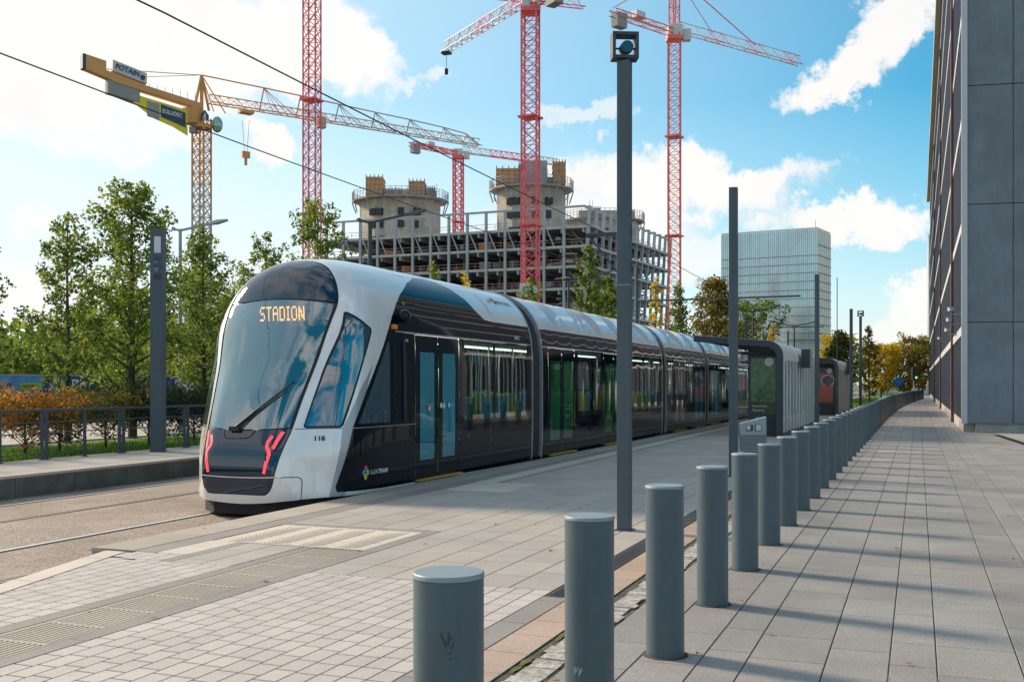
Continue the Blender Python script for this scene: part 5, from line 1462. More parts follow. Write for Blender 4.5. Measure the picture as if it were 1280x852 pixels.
# ================================================================== BUILDING SITE
A=(-33.5,188); B=(11.8,170); C=(31.0,209)
def lp(P,Q,u): return (P[0]+(Q[0]-P[0])*u, P[1]+(Q[1]-P[1])*u)
bd=empty('building_site',CV(B[0],B[1],0)); tag(bd,'unfinished steel and concrete building with open floors behind the tram','building')
def bl(p,z): return CV(p[0],p[1],z)-bd.location
AB=Vector((B[0]-A[0],B[1]-A[1])).normalized()
def shiftB(z): return -.055*(30.6-z)
def Bz(z): k=shiftB(z); return (B[0]+AB.x*k,B[1]+AB.y*k)
def Cz(z): k=shiftB(z); return (C[0]+AB.x*k,C[1]+AB.y*k)
levels=[27.4,24.2,20.9,17.3,13.6,9.9,6.2,2.6]
D_=(A[0]+C[0]-B[0],A[1]+C[1]-B[1])
for z in levels:
    b_,c_=Bz(z),Cz(z); e=1.3
    # slab projects a little beyond the posts on the right face
    b2=(b_[0]+AB.x*e,b_[1]+AB.y*e); c2=(c_[0]+AB.x*e,c_[1]+AB.y*e)
    mb=MB(); P_=[bl(A,0),bl(b2,0),bl(c2,0),bl(D_,0)]; mb.prism([(p.x,p.y) for p in P_],z-.35,z,0)
    mb.build('floor_slab',M['deck'],bd)
    mb=MB(); 
    for P,Q in ((A,b2),(b2,c2)):
        mb.bar(bl(P,z-.12),bl(Q,z-.12),.16,.42)
    mb.build('slab_edge',M['deck_edge'],bd)
    # beams underneath running inwards
    mb=MB(); inw=Vector((C[0]-B[0],C[1]-B[1])).normalized()
    for k in range(14):
        p=lp(A,b_,k/13); q=(p[0]+inw.x*36,p[1]+inw.y*36); mb.bar(bl(p,z-.7),bl(q,z-.7),.3,.7)
    mb.build('floor_beam',M['deck'],bd)
    mb=MB()
    for P,Q,n in ((A,b_,28),(b_,c_,28)):
        mb.bar(bl(P,z+1.1),bl(Q,z+1.1),.07); mb.bar(bl(P,z+.6),bl(Q,z+.6),.05)
        for k in range(n): p=lp(P,Q,k/n); mb.bar(bl(p,z),bl(p,z+1.1),.06,caps=False)
    mb.build('edge_rail',M['redrail'] if z<27 else M['scaff'],bd)
    # stacked material and interior columns
    if z<27:
        mb=MB()
        for k in range(7):
            for j in range(3):
                p=lp(A,b_,(k+.5)/7); q=(p[0]+inw.x*(6+j*11),p[1]+inw.y*(6+j*11)); mb.bar(bl(q,z-.3),bl(q,z+3.4),.45,.45)
        mb.build('inner_column',M['core2'],bd)
        mb=MB()
        for k in range(26):
            p=lp(A,b_,random.random()*.98); dd=random.uniform(1.5,9); q=(p[0]+inw.x*dd,p[1]+inw.y*dd); mb.box(bl(q,z+random.uniform(.4,1.0)),(random.uniform(.5,2.2),1,random.uniform(.6,1.8)),random.random()*3,random.choice((0,0,1,2)))
        for k in range(34):
            p=lp(b_,c_,random.random()*.98); dd=random.uniform(2,8); q=(p[0]-AB.x*dd,p[1]-AB.y*dd); mb.box(bl(q,z+random.uniform(.4,2.6)),(random.uniform(.8,3.2),.8,random.uniform(.12,.5)),random.random()*3,random.choice((0,2,3)))
        tag(mb.build('stacked_material',[M['scaff'],M['form'],M['core'],M['core2']],bd),kind='stuff')
# outer posts, each a part
for k in range(15):
    p=lp(A,B,k/14) if k<14 else B
    if k==14: continue
    mb=MB(); mb.bar(bl(p,-1),bl(p,30.7),.42,.42); 
    if k<13: mb.bar(bl(lp(A,B,(k+.15)/14),27.0),bl(lp(A,B,(k+.5)/14),24.3),.16)
    mb.build('outer_post',M['frame_st'],bd)
for k in range(14):
    u_=k/13; p1=lp(B,C,u_); z1=30.6; p0_=(p1[0]+AB.x*shiftB(0),p1[1]+AB.y*shiftB(0))
    p1o=(p1[0]+AB.x*.9,p1[1]+AB.y*.9); p0o=(p0_[0]+AB.x*.9,p0_[1]+AB.y*.9)
    mb=MB(); mb.bar(bl(p0o,0),bl(p1o,z1),.48,.48)
    if k>6: q=(p1o[0]-AB.x*1.3,p1o[1]-AB.y*1.3); mb.bar(bl(p1o,z1-.1),bl(q,z1-.1),.42,.42)
    mb.build('outer_post',M['frame_st'],bd)
mb=MB(); mb.bar(bl(A,30.6),bl(B,30.6),.3,.34); mb.bar(bl(B,30.6),bl(lp(B,C,.5),30.6),.3,.34)
for z in levels[1:]:
    pass
mb.build('top_beam',M['frame_st'],bd)
# scaffold towers and diagonal flights on the right face
mb=MB()
for z in levels[1:6]:
    for k in range(10):
        p=lp(Bz(z),Cz(z),(k+.3)/11); q=(p[0]-AB.x*2.5,p[1]-AB.y*2.5); mb.bar(bl(p,z),bl(q,z+3),.12); 
        for j in range(5): mb.bar(bl(q,z+.6*j),bl((q[0]+1.6,q[1]+2.2),z+.6*j),.5,.07)
mb.build('stair_scaffold',M['core2'],bd)
# concrete cores: parts of the same building
def core(X,d,rx,ry,z0,z1,parts,deckr,name='concrete_core'):
    n=8
    mb=MB(); poly=[]
    for i in range(n):
        a=2*PI*i/n+.2; q=CV(X+rx*math.cos(a)*1.05,d+ry*math.sin(a))-bd.location; poly.append((q.x,q.y))
    mb.prism(poly,z0,z1,0); co_=mb.build(name,M['core'],bd)
    for zz,row in ((z1-3.0,(-.7,-.5,.1,.55)),(z1-5.4,(-.7,-.5,.1,.5)),(z1-8.4,(-.65,-.45,.3)),(z1-11,(-.6,.2,.5))):
        for a in row:
            ang=-PI/2+a*.9; c=CV(X+rx*math.cos(ang)*1.04,d+ry*math.sin(ang)*1.0,zz)-bd.location
            mb=MB(); mb.box(c,(1.1+.3*random.random(),.9,1.3),TH+a*.7); mb.build('core_opening',M['hole'],co_)
    # working platform
    mb=MB(); pl=[]; 
    for i in range(14):
        a=2*PI*i/14; q=CV(X+(rx+deckr)*math.cos(a),d+(ry+deckr)*math.sin(a))-bd.location; pl.append((q.x,q.y))
    mb.prism(pl,z1-.4,z1-.1,0)
    for i in range(14):
        a=pl[i];b=pl[(i+1)%14]
        for zz in (.5,1.0,1.5): mb.bar((a[0],a[1],z1+zz),(b[0],b[1],z1+zz),.07)
        for j in range(4): x=a[0]+(b[0]-a[0])*j/4; y=a[1]+(b[1]-a[1])*j/4; mb.bar((x,y,z1-.3),(x,y,z1+1.6),.07)
        c0=poly[int(i*n/14)]; mb.bar((a[0],a[1],z1-.4),((a[0]+c0[0])/2*1.0,(a[1]+c0[1])/2,z1-2.6),.16)
    mb.build('working_platform',M['scaff'],co_)
    mb=MB()
    for (fx,w,h,zz) in parts:
        c=CV(X+fx,d-ry*.3,z1+zz+h/2)-bd.location; mb.box(c,(w,4,h),TH,0)
        for j in range(4): mb.box(c+Vector((0,0,-h/2+h*(j+.5)/4)),(w+.25,4.25,.14),TH,1)
        for j in range(5): q=c+(CV(-w/2+w*j/4,-2.1)-CV(0,0)); mb.bar(q+Vector((0,0,-h/2)),q+Vector((0,0,h/2+.4)),.14,mi=1)
    mb.build('formwork',[M['form'],M['scaff']],co_)
    for k in range(5):
        c=CV(X+random.uniform(-rx,rx),d,z1)-bd.location; mb=MB(); mb.bar(c,c+Vector((0,0,random.uniform(2.5,4.6))),.07); mb.build('rebar',M['scaff'],co_)
    mb=MB(); c=CV(X+rx*.1,d,z1+.8)-bd.location; mb.box(c,(rx*1.5,ry,1.9),TH); mb.build('core_wall_top',M['core'],co_)
core(-22.0,205,7.6,6,16,37.6,((-4.6,3.2,3.8,.2),(-1.2,2.6,1.3,.2),(3.6,3.0,3.0,.2),(6.2,1.6,1.6,.2)),1.9)
core(3.6,193,6.2,5.5,16,37.6,((-4.2,4.4,3.0,.2),(-1.2,2.2,3.8,.2),(5.0,2.2,4.2,.2)),1.6)
core(18.5,214,7.6,6,20,35.0,((-1.5,1.6,1.6,.4),),1.2)
mb=MB(); c=CV(4.2,191,39.5)-bd.location; mb.box(c,(4.4,5,5.0),TH); mb.build('lift_shaft_wall',M['core2'],bd)

# ================================================================== GLASS TOWER
gt=empty('glass_tower',CV(103,350,0)); tag(gt,'pale glass office tower with many thin floor lines behind the shelters','office tower')
ft=[(73.6,365),(102.8,350),(110.9,362.5),(81.7,377.5)]
gl=lambda p,z: CV(p[0],p[1],z)-gt.location
mb=MB(); P_=[gl(p,0) for p in ft]; mb.prism([(p.x,p.y) for p in P_],0,53.8); mb.build('tower_body',M['tglass'],gt)
def face(p,q,name,zs,nm,linem,mulm,ow=.25):
    a=gl(p,0);b=gl(q,0); d=(b-a).normalized(); n=Vector((d.y,-d.x,0))
    if n.dot(-(CV(*p)))<0: n=-n
    mb=MB()
    for z in zs: mb.bar(a+n*ow+Vector((0,0,z)),b+n*ow+Vector((0,0,z)),.4,.15)
    mb.build('floor_line',linem,gt)
    mb=MB()
    for k in range(nm+1):
        c=a.lerp(b,k/nm); mb.bar(c+n*.15,c+n*.15+Vector((0,0,53.6 if k%5 else 53.9)),.12 if k%5 else .2)
    mb.build('mullion',mulm,gt)
zs=[52-7.0-k*2.9 for k in range(16)]; zs=[z for z in zs if z>0]
face(ft[0],ft[1],'front',zs,50,M['tline'],M['tmull'])
face(ft[1],ft[2],'side',zs+[48.6],6,M['tline'],M['tside'])
mb=MB(); a,b=gl(ft[1],0),gl(ft[2],0); d=(b-a).normalized(); n=Vector((d.y,-d.x,0)); n=n if n.x>0 else -n
mb.add([a+n*.08+Vector((0,0,1)),b+n*.08+Vector((0,0,1)),b+n*.08+Vector((0,0,53.7)),a+n*.08+Vector((0,0,53.7))],[(0,1,2,3)]); mb.build('side_cladding',M['tside'],gt)
mb=MB(); mb.prism([(p.x*1.0,p.y) for p in P_],53.8,54.3); mb.bar(gl((103,353),54.5),gl((103,353),57),.2); mb.build('roof_parapet',M['tside'],gt)

# ================================================================== RIGHT BUILDING
rb=empty('office_building',W(35,-1.36,0)); tag(rb,'tall grey panelled office building filling the right edge beside the sidewalk','office building')
sF=-1.36; t0=35.1; t1=134; ztop=24.2
P=lambda t,s,z: W(t,s,z)-rb.location
fd_=Vector((4.91,.84,0)).normalized()           # direction of the end wall, to the right
ec=P(t0,sF,0)
mb=MB(); a=ec; b=ec+fd_*45; 
mb.prism([(a.x+.02,a.y+.06),(b.x,b.y+.06),(b.x,b.y+30),(P(t1,sF,0).x+.3,P(t1,sF,0).y),(a.x+.3,a.y+.8)],.28,ztop-.6); mb.build('building_mass',M['core2'],rb)
# end wall panels
zj=[.28,3.40,7.04,10.70,14.36,18.0,21.7,24.0]
xj=[0,1.36]+[1.36+3.3*k for k in range(1,14)]
for i in range(len(zj)-1):
    for j in range(len(xj)-1):
        mb=MB(); u0,u1=xj[j]+.012,xj[j+1]-.012; A_=ec+fd_*u0; B_=ec+fd_*u1; nn=Vector((fd_.y,-fd_.x,0))
        z0,z1=zj[i]+.014,zj[i+1]-.014
        vs=[A_+nn*.05,B_+nn*.05,B_-nn*.04,A_-nn*.04]; mb.prism([(v.x,v.y) for v in vs],z0,z1)
        mb.build('wall_panel',M['bpanel'],rb)
        if j>5: pass
mb=MB(); nn=Vector((fd_.y,-fd_.x,0)); A_=ec+fd_*.30-nn*.05; B_=ec+fd_*45-nn*.05; mb.add([A_+Vector((0,0,-.1)),B_+Vector((0,0,-.1)),B_+Vector((0,0,.30)),A_+Vector((0,0,.30)),A_-nn*.5+Vector((0,0,-.1)),A_-nn*.5+Vector((0,0,.3))],[(0,1,2,3),(4,0,3,5)]); mb.build('plinth',M['concrete'],rb)
# facade along the sidewalk
mb=MB(); mb.bb(P(0,sF-.02,0).x,P(0,sF-.30,0).x,.25,t1-t0,.35,ztop-.7); mb.build('facade_glass',M['fglass'],rb)
mb=MB(); mb.bb(P(0,sF-.05,0).x-.10,P(0,sF-.30,0).x,.3,t1-t0,-.05,.36); mb.build('facade_plinth',M['concrete'],rb)
mb=MB(); mb.bb(P(0,sF,0).x-.12,P(0,sF,0).x+.05,-.02,.16,.28,ztop-.6); mb.build('corner_strip',M['bpanel2'],rb)
for k,z in enumerate((3.17,6.45,9.75,13.05,16.35,19.65,22.6)):
    mb=MB(); mb.bb(P(0,sF,0).x-.09,P(0,sF,0).x+.02,.17,t1-t0,z-.13,z+.15); mb.build('floor_band',M['bpanel2'],rb)
segs=[(.3,9.3),(10.2,33),(34,60),(61,98)]
mull=MB(); dark=MB()
for a,b in segs:
    t=a
    while t<b:
        mull.bb(P(0,sF,0).x-.075,P(0,sF,0).x+.02,t,t+.10,.36,ztop-.8); t+=.95 if t<35 else 1.9
        dark.bb(P(0,sF,0).x-.03,P(0,sF,0).x+.015,t-.45,t-.25,.36,ztop-.8)
mull.build('mullion',M['mull'],rb); dark.build('spandrel_strip',M['mull'],rb)
for t in (9.4,33.2,60.2):
    mb=MB(); mb.bb(P(0,sF,0).x-.16,P(0,sF,0).x+.02,t,t+.7,.0,ztop-2.4); mb.build('corten_pier',M['brown'],rb)
mb=MB(); x=P(0,sF,0).x; mb.bb(x-.42,x+2,14.5,t1-t0+.3,ztop-.9,ztop-.2); 
mb.build('eave',M['eave'],rb)
mb=MB(); mb.bb(x-.16,x+2,.2,14.4,ztop-.75,ztop-.2); mb.build('roof_edge',M['bpanel2'],rb)
# security cameras: each a thing fixed to the wall
for i,(t,z,lab) in enumerate(((36.2,3.85,'nearest white security camera on the grey office wall'),(38.0,3.62,'second white security camera along the office wall'),(40.5,3.4,'third white security camera along the office wall'),(55,3.7,'small far security camera on the office wall'))):
    r=empty('security_camera',W(t,sF+.10,z)); tag(r,lab,'security camera','security cameras on the office wall')
    mb=MB(); mb.bar((0,0,-.12),(-.28,-.03,-.12),.035); mb.bar((-.28,-.03,-.12),(-.28,-.03,-.02),.03); mb.bb(-.02,.02,-.06,.06,-.18,-.05); mb.build('bracket',M['galv'],r)
    mb=MB(); mb.box((-.30,-.10,.03),(.12,.42,.10),0.12); mb.build('camera_body',M['bpanel2'],r,bevel=.01)
    mb=MB(); mb.box((-.30,-.14,.09),(.16,.48,.012),0.12); mb.build('sun_shield',M['bpanel2'],r)
# far block at the end of the sidewalk
fb=empty('far_block',W(150,-1.0,0)); tag(fb,'narrow grey block with a dark base at the far end of the sidewalk','building')
mb=MB(); mb.bb(.28,30,0,25,3.8,21.5); mb.build('block_wall',M['bpanel2'],fb)
mb=MB(); mb.bb(.35,30,.5,25,-.3,3.8); mb.build('block_base',M['hole'],fb)
mb=MB(); 
for z in (7.5,11,14.5,18): mb.bb(.27,30,-.03,.0,z,z+.12)
mb.build('block_joint',M['txt_grey'],fb)
# end of street: signs, signal, board
def pole_sign(t,s,label,kind):
    r=empty('road_sign' if kind!='sig' else 'traffic_light',W(t,s,0),TH); 
    tag(r,label,'road sign' if kind!='sig' else 'traffic light')
    z=1.9 if kind=='round' else 2.6
    mb=MB(); mb.tube([(0,0,0),(0,0,z)],.05,8); mb.build('pole',M['galv'],r)
    if kind=='round':
        mb=MB(); mb.tube([(0,-.06,1.66),(0,-.10,1.66)],[.40,.40],20); mb.build('sign_disc',M['sig_blue'],r)
        mb=MB(); mb.bar((-.2,-.12,1.66),(.2,-.12,1.66),.09,.02); mb.build('sign_arrow',M['txt_white'],r)
    if kind=='sig':
        mb=MB(); mb.box((0,-.1,2.6),(.5,.35,1.35)); mb.build('signal_housing',M['hole'],r,bevel=.05)
        mb=MB(); mb.tube([(.15,-.29,2.2),(.15,-.31,2.2)],[.13,.13],12); mb.build('signal_lens',M['gl_green'],r)
    if kind=='board':
        mb=MB(); mb.box((0,0,1.5),(.9,.06,.9)); mb.build('board',M['sig_red'],r)
pole_sign(95,1.62,'round blue road sign on a pole beside the yellow trees','round')
pole_sign(118,.45,'dark traffic light with a green lens at the far end of the bollards','sig')
pole_sign(66,4.4,'small red board on a pole right behind the second shelter','board')

# ================================================================== HOARDING
hz_=empty('site_hoarding',W(20,36,-.2)); tag(hz_,'long navy blue site hoarding with big white letters behind the left trees','hoarding')
mb=MB(); mb.bb(-.04,.04,-10,95,-.2,2.05); mb.build('hoarding_panel',M['navy2'],hz_)
mb=MB(); mb.bb(-.05,.06,-10,95,2.05,2.12); mb.build('top_rail',M['galv'],hz_)
mb=MB(); mb.bb(.041,.05,7.0,15.2,-.1,2.04); mb.build('picture_panel',M['bskyl'],hz_)
mb=MB(); mb.add([(.055,11.6,-.1),(.055,14.5,-.1),(.055,14.3,1.0),(.055,13.2,1.95),(.055,11.6,1.3)],[(0,1,2,3,4)]); mb.build('printed_building',M['core2'],hz_)
mb=MB()
for i in range(5):
    for j in range(5):
        y=11.75+i*.5; z=.2+j*.34
        if z<1.75-abs(y-13.1)*.7: mb.bb(.056,.060,y,y+.22,z,z+.18)
mb.build('printed_window',M['navy'],hz_)
mb=MB(); mb.bb(.052,.058,13.95,15.1,1.45,1.75); mb.build('lime_strip',M['lime'],hz_)
ht=lambda y,z:frame_m((.062,y,z),(0,1,0),(0,0,1))
text_mesh('strip_text','NOUVEAU',.2,M['txt_dark'],ht(14.05,1.53),hz_,.004,.002,.9)
text_mesh('banner_text','SCHILLERM',.70,M['txt_white'],ht(15.5,1.42),hz_,.02,.004,.62)
text_mesh('banner_text','projets abordables',.32,M['lime'],ht(18.3,1.5),hz_,.005,.004,.8)
text_mesh('banner_text','SCHILLERM',.70,M['txt_white'],ht(23.9,1.42),hz_,.02,.004,.62)
text_mesh('banner_text','SUR MESURE',.30,M['txt_white'],ht(26.6,1.5),hz_,.01,.004)
mb=MB(); mb.bb(.052,.058,26.6,29,1.1,1.35); mb.build('lime_strip',M['lime'],hz_)

# ================================================================== TREES
def tree(name,label,t,s,h,seed,shape,mat,leaves=6000,leaf=.11,zbase=-.15,group=None,trunk_r=.09,clump=.36,first=.12,lean=0.0,cat='tree',limbs=34,tiltup=.9,sparse=1.0):
    """tapered trunk, limbs, and leaves set in clumps along the limbs; shape(u)=crown radius at height fraction u"""
    rnd_=random.Random(seed)
    r=empty(name,W(t,s,zbase)); tag(r,label,cat,group)
    mb=MB(); pts=[]; n=9
    ox=oy=0
    for i in range(n):
        u=i/(n-1); ox+=rnd_.uniform(-.03,.03)*h/8; oy+=rnd_.uniform(-.03,.03)*h/8
        pts.append(Vector((ox+lean*u,oy,h*.97*u)))
    mb.tube(pts,[trunk_r*(1-.88*(i/(n-1))) for i in range(n)],8)
    def at(u):
        x=u/.97*(n-1); i=min(int(x),n-2); return pts[i].lerp(pts[i+1],min(1,x-i))
    cl=[]
    limbs=int(limbs*.82)
    for k in range(limbs):
        u=first+(1-first)*((k+.5)/limbs)**.92*.97
        rad=shape(u)
        if rad<.03: continue
        a=k*2.399+rnd_.uniform(-.4,.4); l=rad*rnd_.uniform(.65,1.12)*sparse
        p0=at(u*.97); up=tiltup*rnd_.uniform(.6,1.2)*l
        p1=p0+Vector((math.cos(a)*l*.55,math.sin(a)*l*.55,up*.42)); p2=p0+Vector((math.cos(a)*l,math.sin(a)*l,up))
        p2.z=min(p2.z,h*.985)
        tr=trunk_r*(1-.8*u)*.42
        mb.tube([p0,p1,p2],[tr,tr*.6,tr*.2],5,caps=False)
        for q in (.45,.72,1.0):
            c=(p0.lerp(p1,q/.5) if q<.5 else p1.lerp(p2,(q-.5)/.5))
            cl.append((c+Vector([rnd_.gauss(0,.10) for _ in range(3)]),clump*rnd_.uniform(.55,1.15)*(1-.35*u),rnd_.random()))
            if rad>.5 and q>.5:      # side twigs
                b=a+rnd_.choice((-1,1))*rnd_.uniform(.6,1.3); e=c+Vector((math.cos(b),math.sin(b),rnd_.uniform(.1,.7)))*l*.35
                mb.tube([c,e],[tr*.35,tr*.12],4,caps=False); cl.append((e,clump*rnd_.uniform(.45,.9),rnd_.random()))
    cl.append((pts[-1],clump*.5,rnd_.random()))
    mb.build('trunk',M['bark'],r,smooth='auto')
    lv=MB(); lv.c=[]
    tot=sum(c[1]**2 for c in cl)
    for c,rr,tone in cl:
        m=int(leaves*.56*rr*rr/tot)+2
        for _ in range(m):
            d=Vector([rnd_.gauss(0,1) for _ in range(3)]); d=d.normalized()*rr*(rnd_.random()**.45)
            p=c+d; p.z=max(p.z,.25)
            sz=leaf*rnd_.uniform(.55,1.25)
            nrm_=Vector((rnd_.gauss(0,1),rnd_.gauss(0,1),rnd_.gauss(0,1)+.5)).normalized()
            x=nrm_.orthogonal().normalized(); x.rotate(Matrix.Rotation(rnd_.uniform(0,6.28),3,nrm_)); y=nrm_.cross(x)
            # a leaf folded along its rib
            f=nrm_*sz*.18
            lv.v += [tuple(p-y*sz*.55),tuple(p+x*sz*.34+f),tuple(p+y*sz*.6),tuple(p-x*sz*.34+f)]
            b=len(lv.v)-4; lv.f += [(b,b+1,b+2),(b,b+2,b+3)]; lv.m += [0,0]
            tv=min(1,max(0,.12+.55*tone+rnd_.gauss(0,.17))); lv.c += [(tv,tv,tv,1)]*2
    lv.build('crown',mat,r)
    return r
col=lambda w,top=.25: (lambda u: w*min(1,(u-.02)*5)*(1-.75*max(0,(u-.45)/.55)**1.3) if u>.03 else 0)
cone=lambda w: (lambda u: w*min(1,u*4)*(1.02-u)**.75)
ball=lambda w: (lambda u: w*math.sqrt(max(0,1-((u-.58)/.46)**2)))
G1='young trees behind the railing at left'
tree('street_tree','wavy narrow green tree with open foliage, second tree from the left edge',22.6,22.2,6.45,11,col(.95),M['leaf_g'],7500,.12,group=G1,limbs=40,clump=.34)
tree('street_tree','tallest green tree, standing just left of the thick screen post',25.3,22.3,7.9,12,col(1.5),M['leaf_g'],15000,.125,group=G1,trunk_r=.14,limbs=62,clump=.42)
tree('street_tree','columnar green tree directly behind the slim pale street lamp',28.6,22.2,7.0,13,col(1.05),M['leaf_g'],8500,.125,group=G1,limbs=46,clump=.36)
tree('street_tree','small loose tree just left of the tram roof, three upright tips',33.0,22.8,7.4,14,col(.95),M['leaf_g'],5500,.13,group=G1,limbs=34,clump=.32,tiltup=1.6)
tree('street_tree','bushy green tree rising right behind the tram nose',35.2,22.0,9.0,15,col(1.35),M['leaf_g'],10500,.14,group=G1,limbs=48,clump=.42)
tree('street_tree','dull green tree between the wavy tree and the tallest tree, low and shaded',31,27.5,5.0,16,col(1.7),M['leaf_g'],7000,.14,group=G1,limbs=40,clump=.5)
tree('street_tree','green tree filling in behind the thick screen post',34,26.5,6.0,17,col(1.7),M['leaf_g'],8000,.14,group=G1,limbs=40,clump=.5)
tree('street_tree','green tree close behind the street lamp, low and leafy',37,26,6.2,18,col(1.6),M['leaf_g'],8000,.15,group=G1,limbs=40,clump=.5)
tree('street_tree','dark green tree cut by the left edge of the photo',21.2,25.6,5.5,19,ball(1.7),M['leaf_g2'],9000,.13,group=G1,limbs=46,clump=.5)
tree('street_tree','small tree tip above the tram roof just behind the dark street lamp',44.6,21.5,7.6,20,cone(1.0),M['leaf_g'],2600,.15,group='tree tips above the tram roof',limbs=30)
tree('street_tree','narrow yellow tree tip above the tram roof right of the dark street lamp',49.5,22,7.6,21,cone(.75),M['leaf_y'],2600,.16,group='tree tips above the tram roof',limbs=26)
tree('street_tree','low tree tips above the tram roof at the middle of the first section',58,21.5,8.2,22,cone(1.7),M['leaf_g'],4200,.18,group='tree tips above the tram roof',limbs=40)
tree('street_tree','yellow green pointed tree in front of the thick red crane base',62,19,10.6,23,cone(1.9),M['leaf_g'],8500,.19,group='tree tips above the tram roof',limbs=52)
tree('street_tree','spreading green tree low over the tram roof left of the nearest lamp post',66,19,8.8,24,cone(2.3),M['leaf_g'],6500,.19,group='tree tips above the tram roof',limbs=44)
tree('street_tree','slim yellow tree tip touching the nearest lamp post on its left',72,17.3,9.4,27,cone(.9),M['leaf_y'],2500,.2,group='tree tips above the tram roof',limbs=30)
tree('street_tree','broad tree turning orange and green left of the shelter roof post',86,15.6,10.6,25,cone(3.3),M['leaf_m'],13000,.24,group='trees beyond the shelters',limbs=66,clump=.75,trunk_r=.16)
tree('street_tree','narrow green tree at the left of the orange tinged tree beyond the tram',80,17.4,9.7,26,cone(1.3),M['leaf_g'],5000,.22,group='trees beyond the shelters',limbs=40,clump=.5)
tree('street_tree','green round tree below the orange tinged tree, right side',94,14.4,8.6,28,ball(3.0),M['leaf_g'],9000,.26,group='trees beyond the shelters',limbs=50,clump=.8)
tree('street_tree','thin yellow tipped tree beneath the glass tower beside the shelter corner',88,11.2,6.8,29,cone(1.1),M['leaf_y'],1800,.2,group='trees beyond the shelters',limbs=26)
tree('street_tree','dark green tree with a reddish pointed tip behind the second shelter roof',96,6.4,6.3,30,cone(2.2),M['leaf_g2'],7000,.24,group='trees beyond the shelters',limbs=50,clump=.6)
tree('street_tree','thin dark upright tree with open branches just right of the far lamp post',80,3.3,6.0,31,cone(1.1),M['leaf_g2'],2600,.18,group='trees beyond the shelters',limbs=44,clump=.3)
tree('street_tree','bright yellow autumn tree right of the thin dark tree',112,3.5,5.3,32,ball(1.9),M['leaf_y'],7000,.26,group='trees beyond the shelters',limbs=50,clump=.6)
tree('street_tree','yellow green autumn tree behind the round blue sign',122,1.5,5.4,33,ball(2.6),M['leaf_m'],7000,.3,group='trees beyond the shelters',limbs=50,clump=.7)
tree('street_tree','green tree at the far end of the sidewalk beside the grey block',150,-.1,7.6,34,ball(2.2),M['leaf_m'],6000,.34,group='trees beyond the shelters',limbs=50,clump=.8)
tree('street_tree','yellow tree glimpsed behind the second shelter, left of the far lamp post',104,7.0,6.0,35,ball(2.2),M['leaf_y'],4500,.28,group='trees beyond the shelters',limbs=44,clump=.6)
# bare twigs at the tip of the tallest tree
# shrubs
def shrub(label,t,s,h,w,seed,mat,leaves=5000,leaf=.075,group='shrubs behind the railing'):
    tree('shrub',label,t,s,h*(.70 if 'rust' in label else .78),seed,lambda u:w*math.sqrt(max(0,1-((u-.55)/.56)**2)),mat,leaves,leaf,-.14,group,.035,.24,.12,0,'shrub',46,1.0)
shrub('rust orange shrub cut by the left edge behind the railing',14.9,18.3,1.55,1.0,41,M['leaf_o'])
shrub('rust orange shrub behind the second railing section, left one',16.2,18.6,1.7,1.05,42,M['leaf_o'])
shrub('large rust orange shrub with a dark forked stem behind the paired railing posts',17.6,18.5,1.75,1.15,43,M['leaf_o'],6500)
shrub('rust orange shrub fading to yellow, right end of the orange group',19.0,18.9,1.55,.9,44,M['leaf_m'],4000)
shrub('brownish shrub just left of the thick screen post',20.4,18.8,1.6,1.0,45,M['leaf_m'])
shrub('dark green shrub directly behind the thick screen post',21.7,18.6,1.7,1.1,46,M['leaf_s'],7000)
shrub('dark green spreading shrub between the screen post and the tram nose',23.4,18.5,1.6,1.2,47,M['leaf_s'],8000)
shrub('dark green low shrub touching the tram nose outline',25.2,18.7,1.55,1.2,48,M['leaf_s'],7000)
# woodland beyond the hoarding
wood=MB(); wood.c=[]
rw=random.Random(5)
for k in range(230):
    t=rw.uniform(15,150) if k%3 else rw.uniform(28,75); s=rw.uniform(46,64); hh=rw.uniform(3.2,5.4)*(1+.006*t)
    c0=W(t,s,hh*.5); tone=rw.random()
    for j in range(300):
        d=Vector([rw.gauss(0,1) for _ in range(3)]).normalized()*(rw.random()**.35); p=c0+Vector((d.x*2.6,d.y*2.6,d.z*hh*.55))
        sz=.46*rw.uniform(.6,1.3); nv=Vector((rw.gauss(0,1),rw.gauss(0,1),rw.gauss(0,1))).normalized(); x=nv.orthogonal().normalized(); y=nv.cross(x)
        wood.v += [tuple(p-y*sz*.5),tuple(p+x*sz*.4),tuple(p+y*sz*.5),tuple(p-x*sz*.4)]; b=len(wood.v)-4; wood.f.append((b,b+1,b+2,b+3)); wood.m.append(0)
        tv=min(1,max(0,.15+.5*tone+rw.gauss(0,.15))); wood.c.append((tv,tv,tv,1))
tag(wood.build('distant_woodland',M['leaf_g']),'distant band of green woodland showing above the navy hoarding at left','woodland',kind='stuff')
# ================================================================== CAMERA, SKY, SUN
cam=bpy.data.cameras.new('camera'); co=bpy.data.objects.new('camera',cam); COL.objects.link(co)
co.location=(0,0,HC); co.rotation_euler=(R(90),0,TH)
cam.sensor_width=36; cam.lens=1300/1280*36; cam.shift_y=54/1280; cam.clip_end=6000; cam.clip_start=.05
sc.camera=co
AZ=R(-77); EL=R(27)                            # sun azimuth measured from +Y towards +X
sd=Vector((math.sin(AZ)*math.cos(EL),math.cos(AZ)*math.cos(EL),math.sin(EL)))
ld=bpy.data.lights.new('sun','SUN'); lo=bpy.data.objects.new('sun',ld); COL.objects.link(lo)
ld.energy=2.4; ld.angle=R(9.0); ld.color=(1,.82,.62)
lo.rotation_euler=(-sd).to_track_quat('-Z','Y').to_euler()
w=bpy.data.worlds.new('World'); sc.world=w; w.use_nodes=True
nt=w.node_tree; L=nt.links; bg=nt.nodes['Background']; bg.inputs[1].default_value=.13
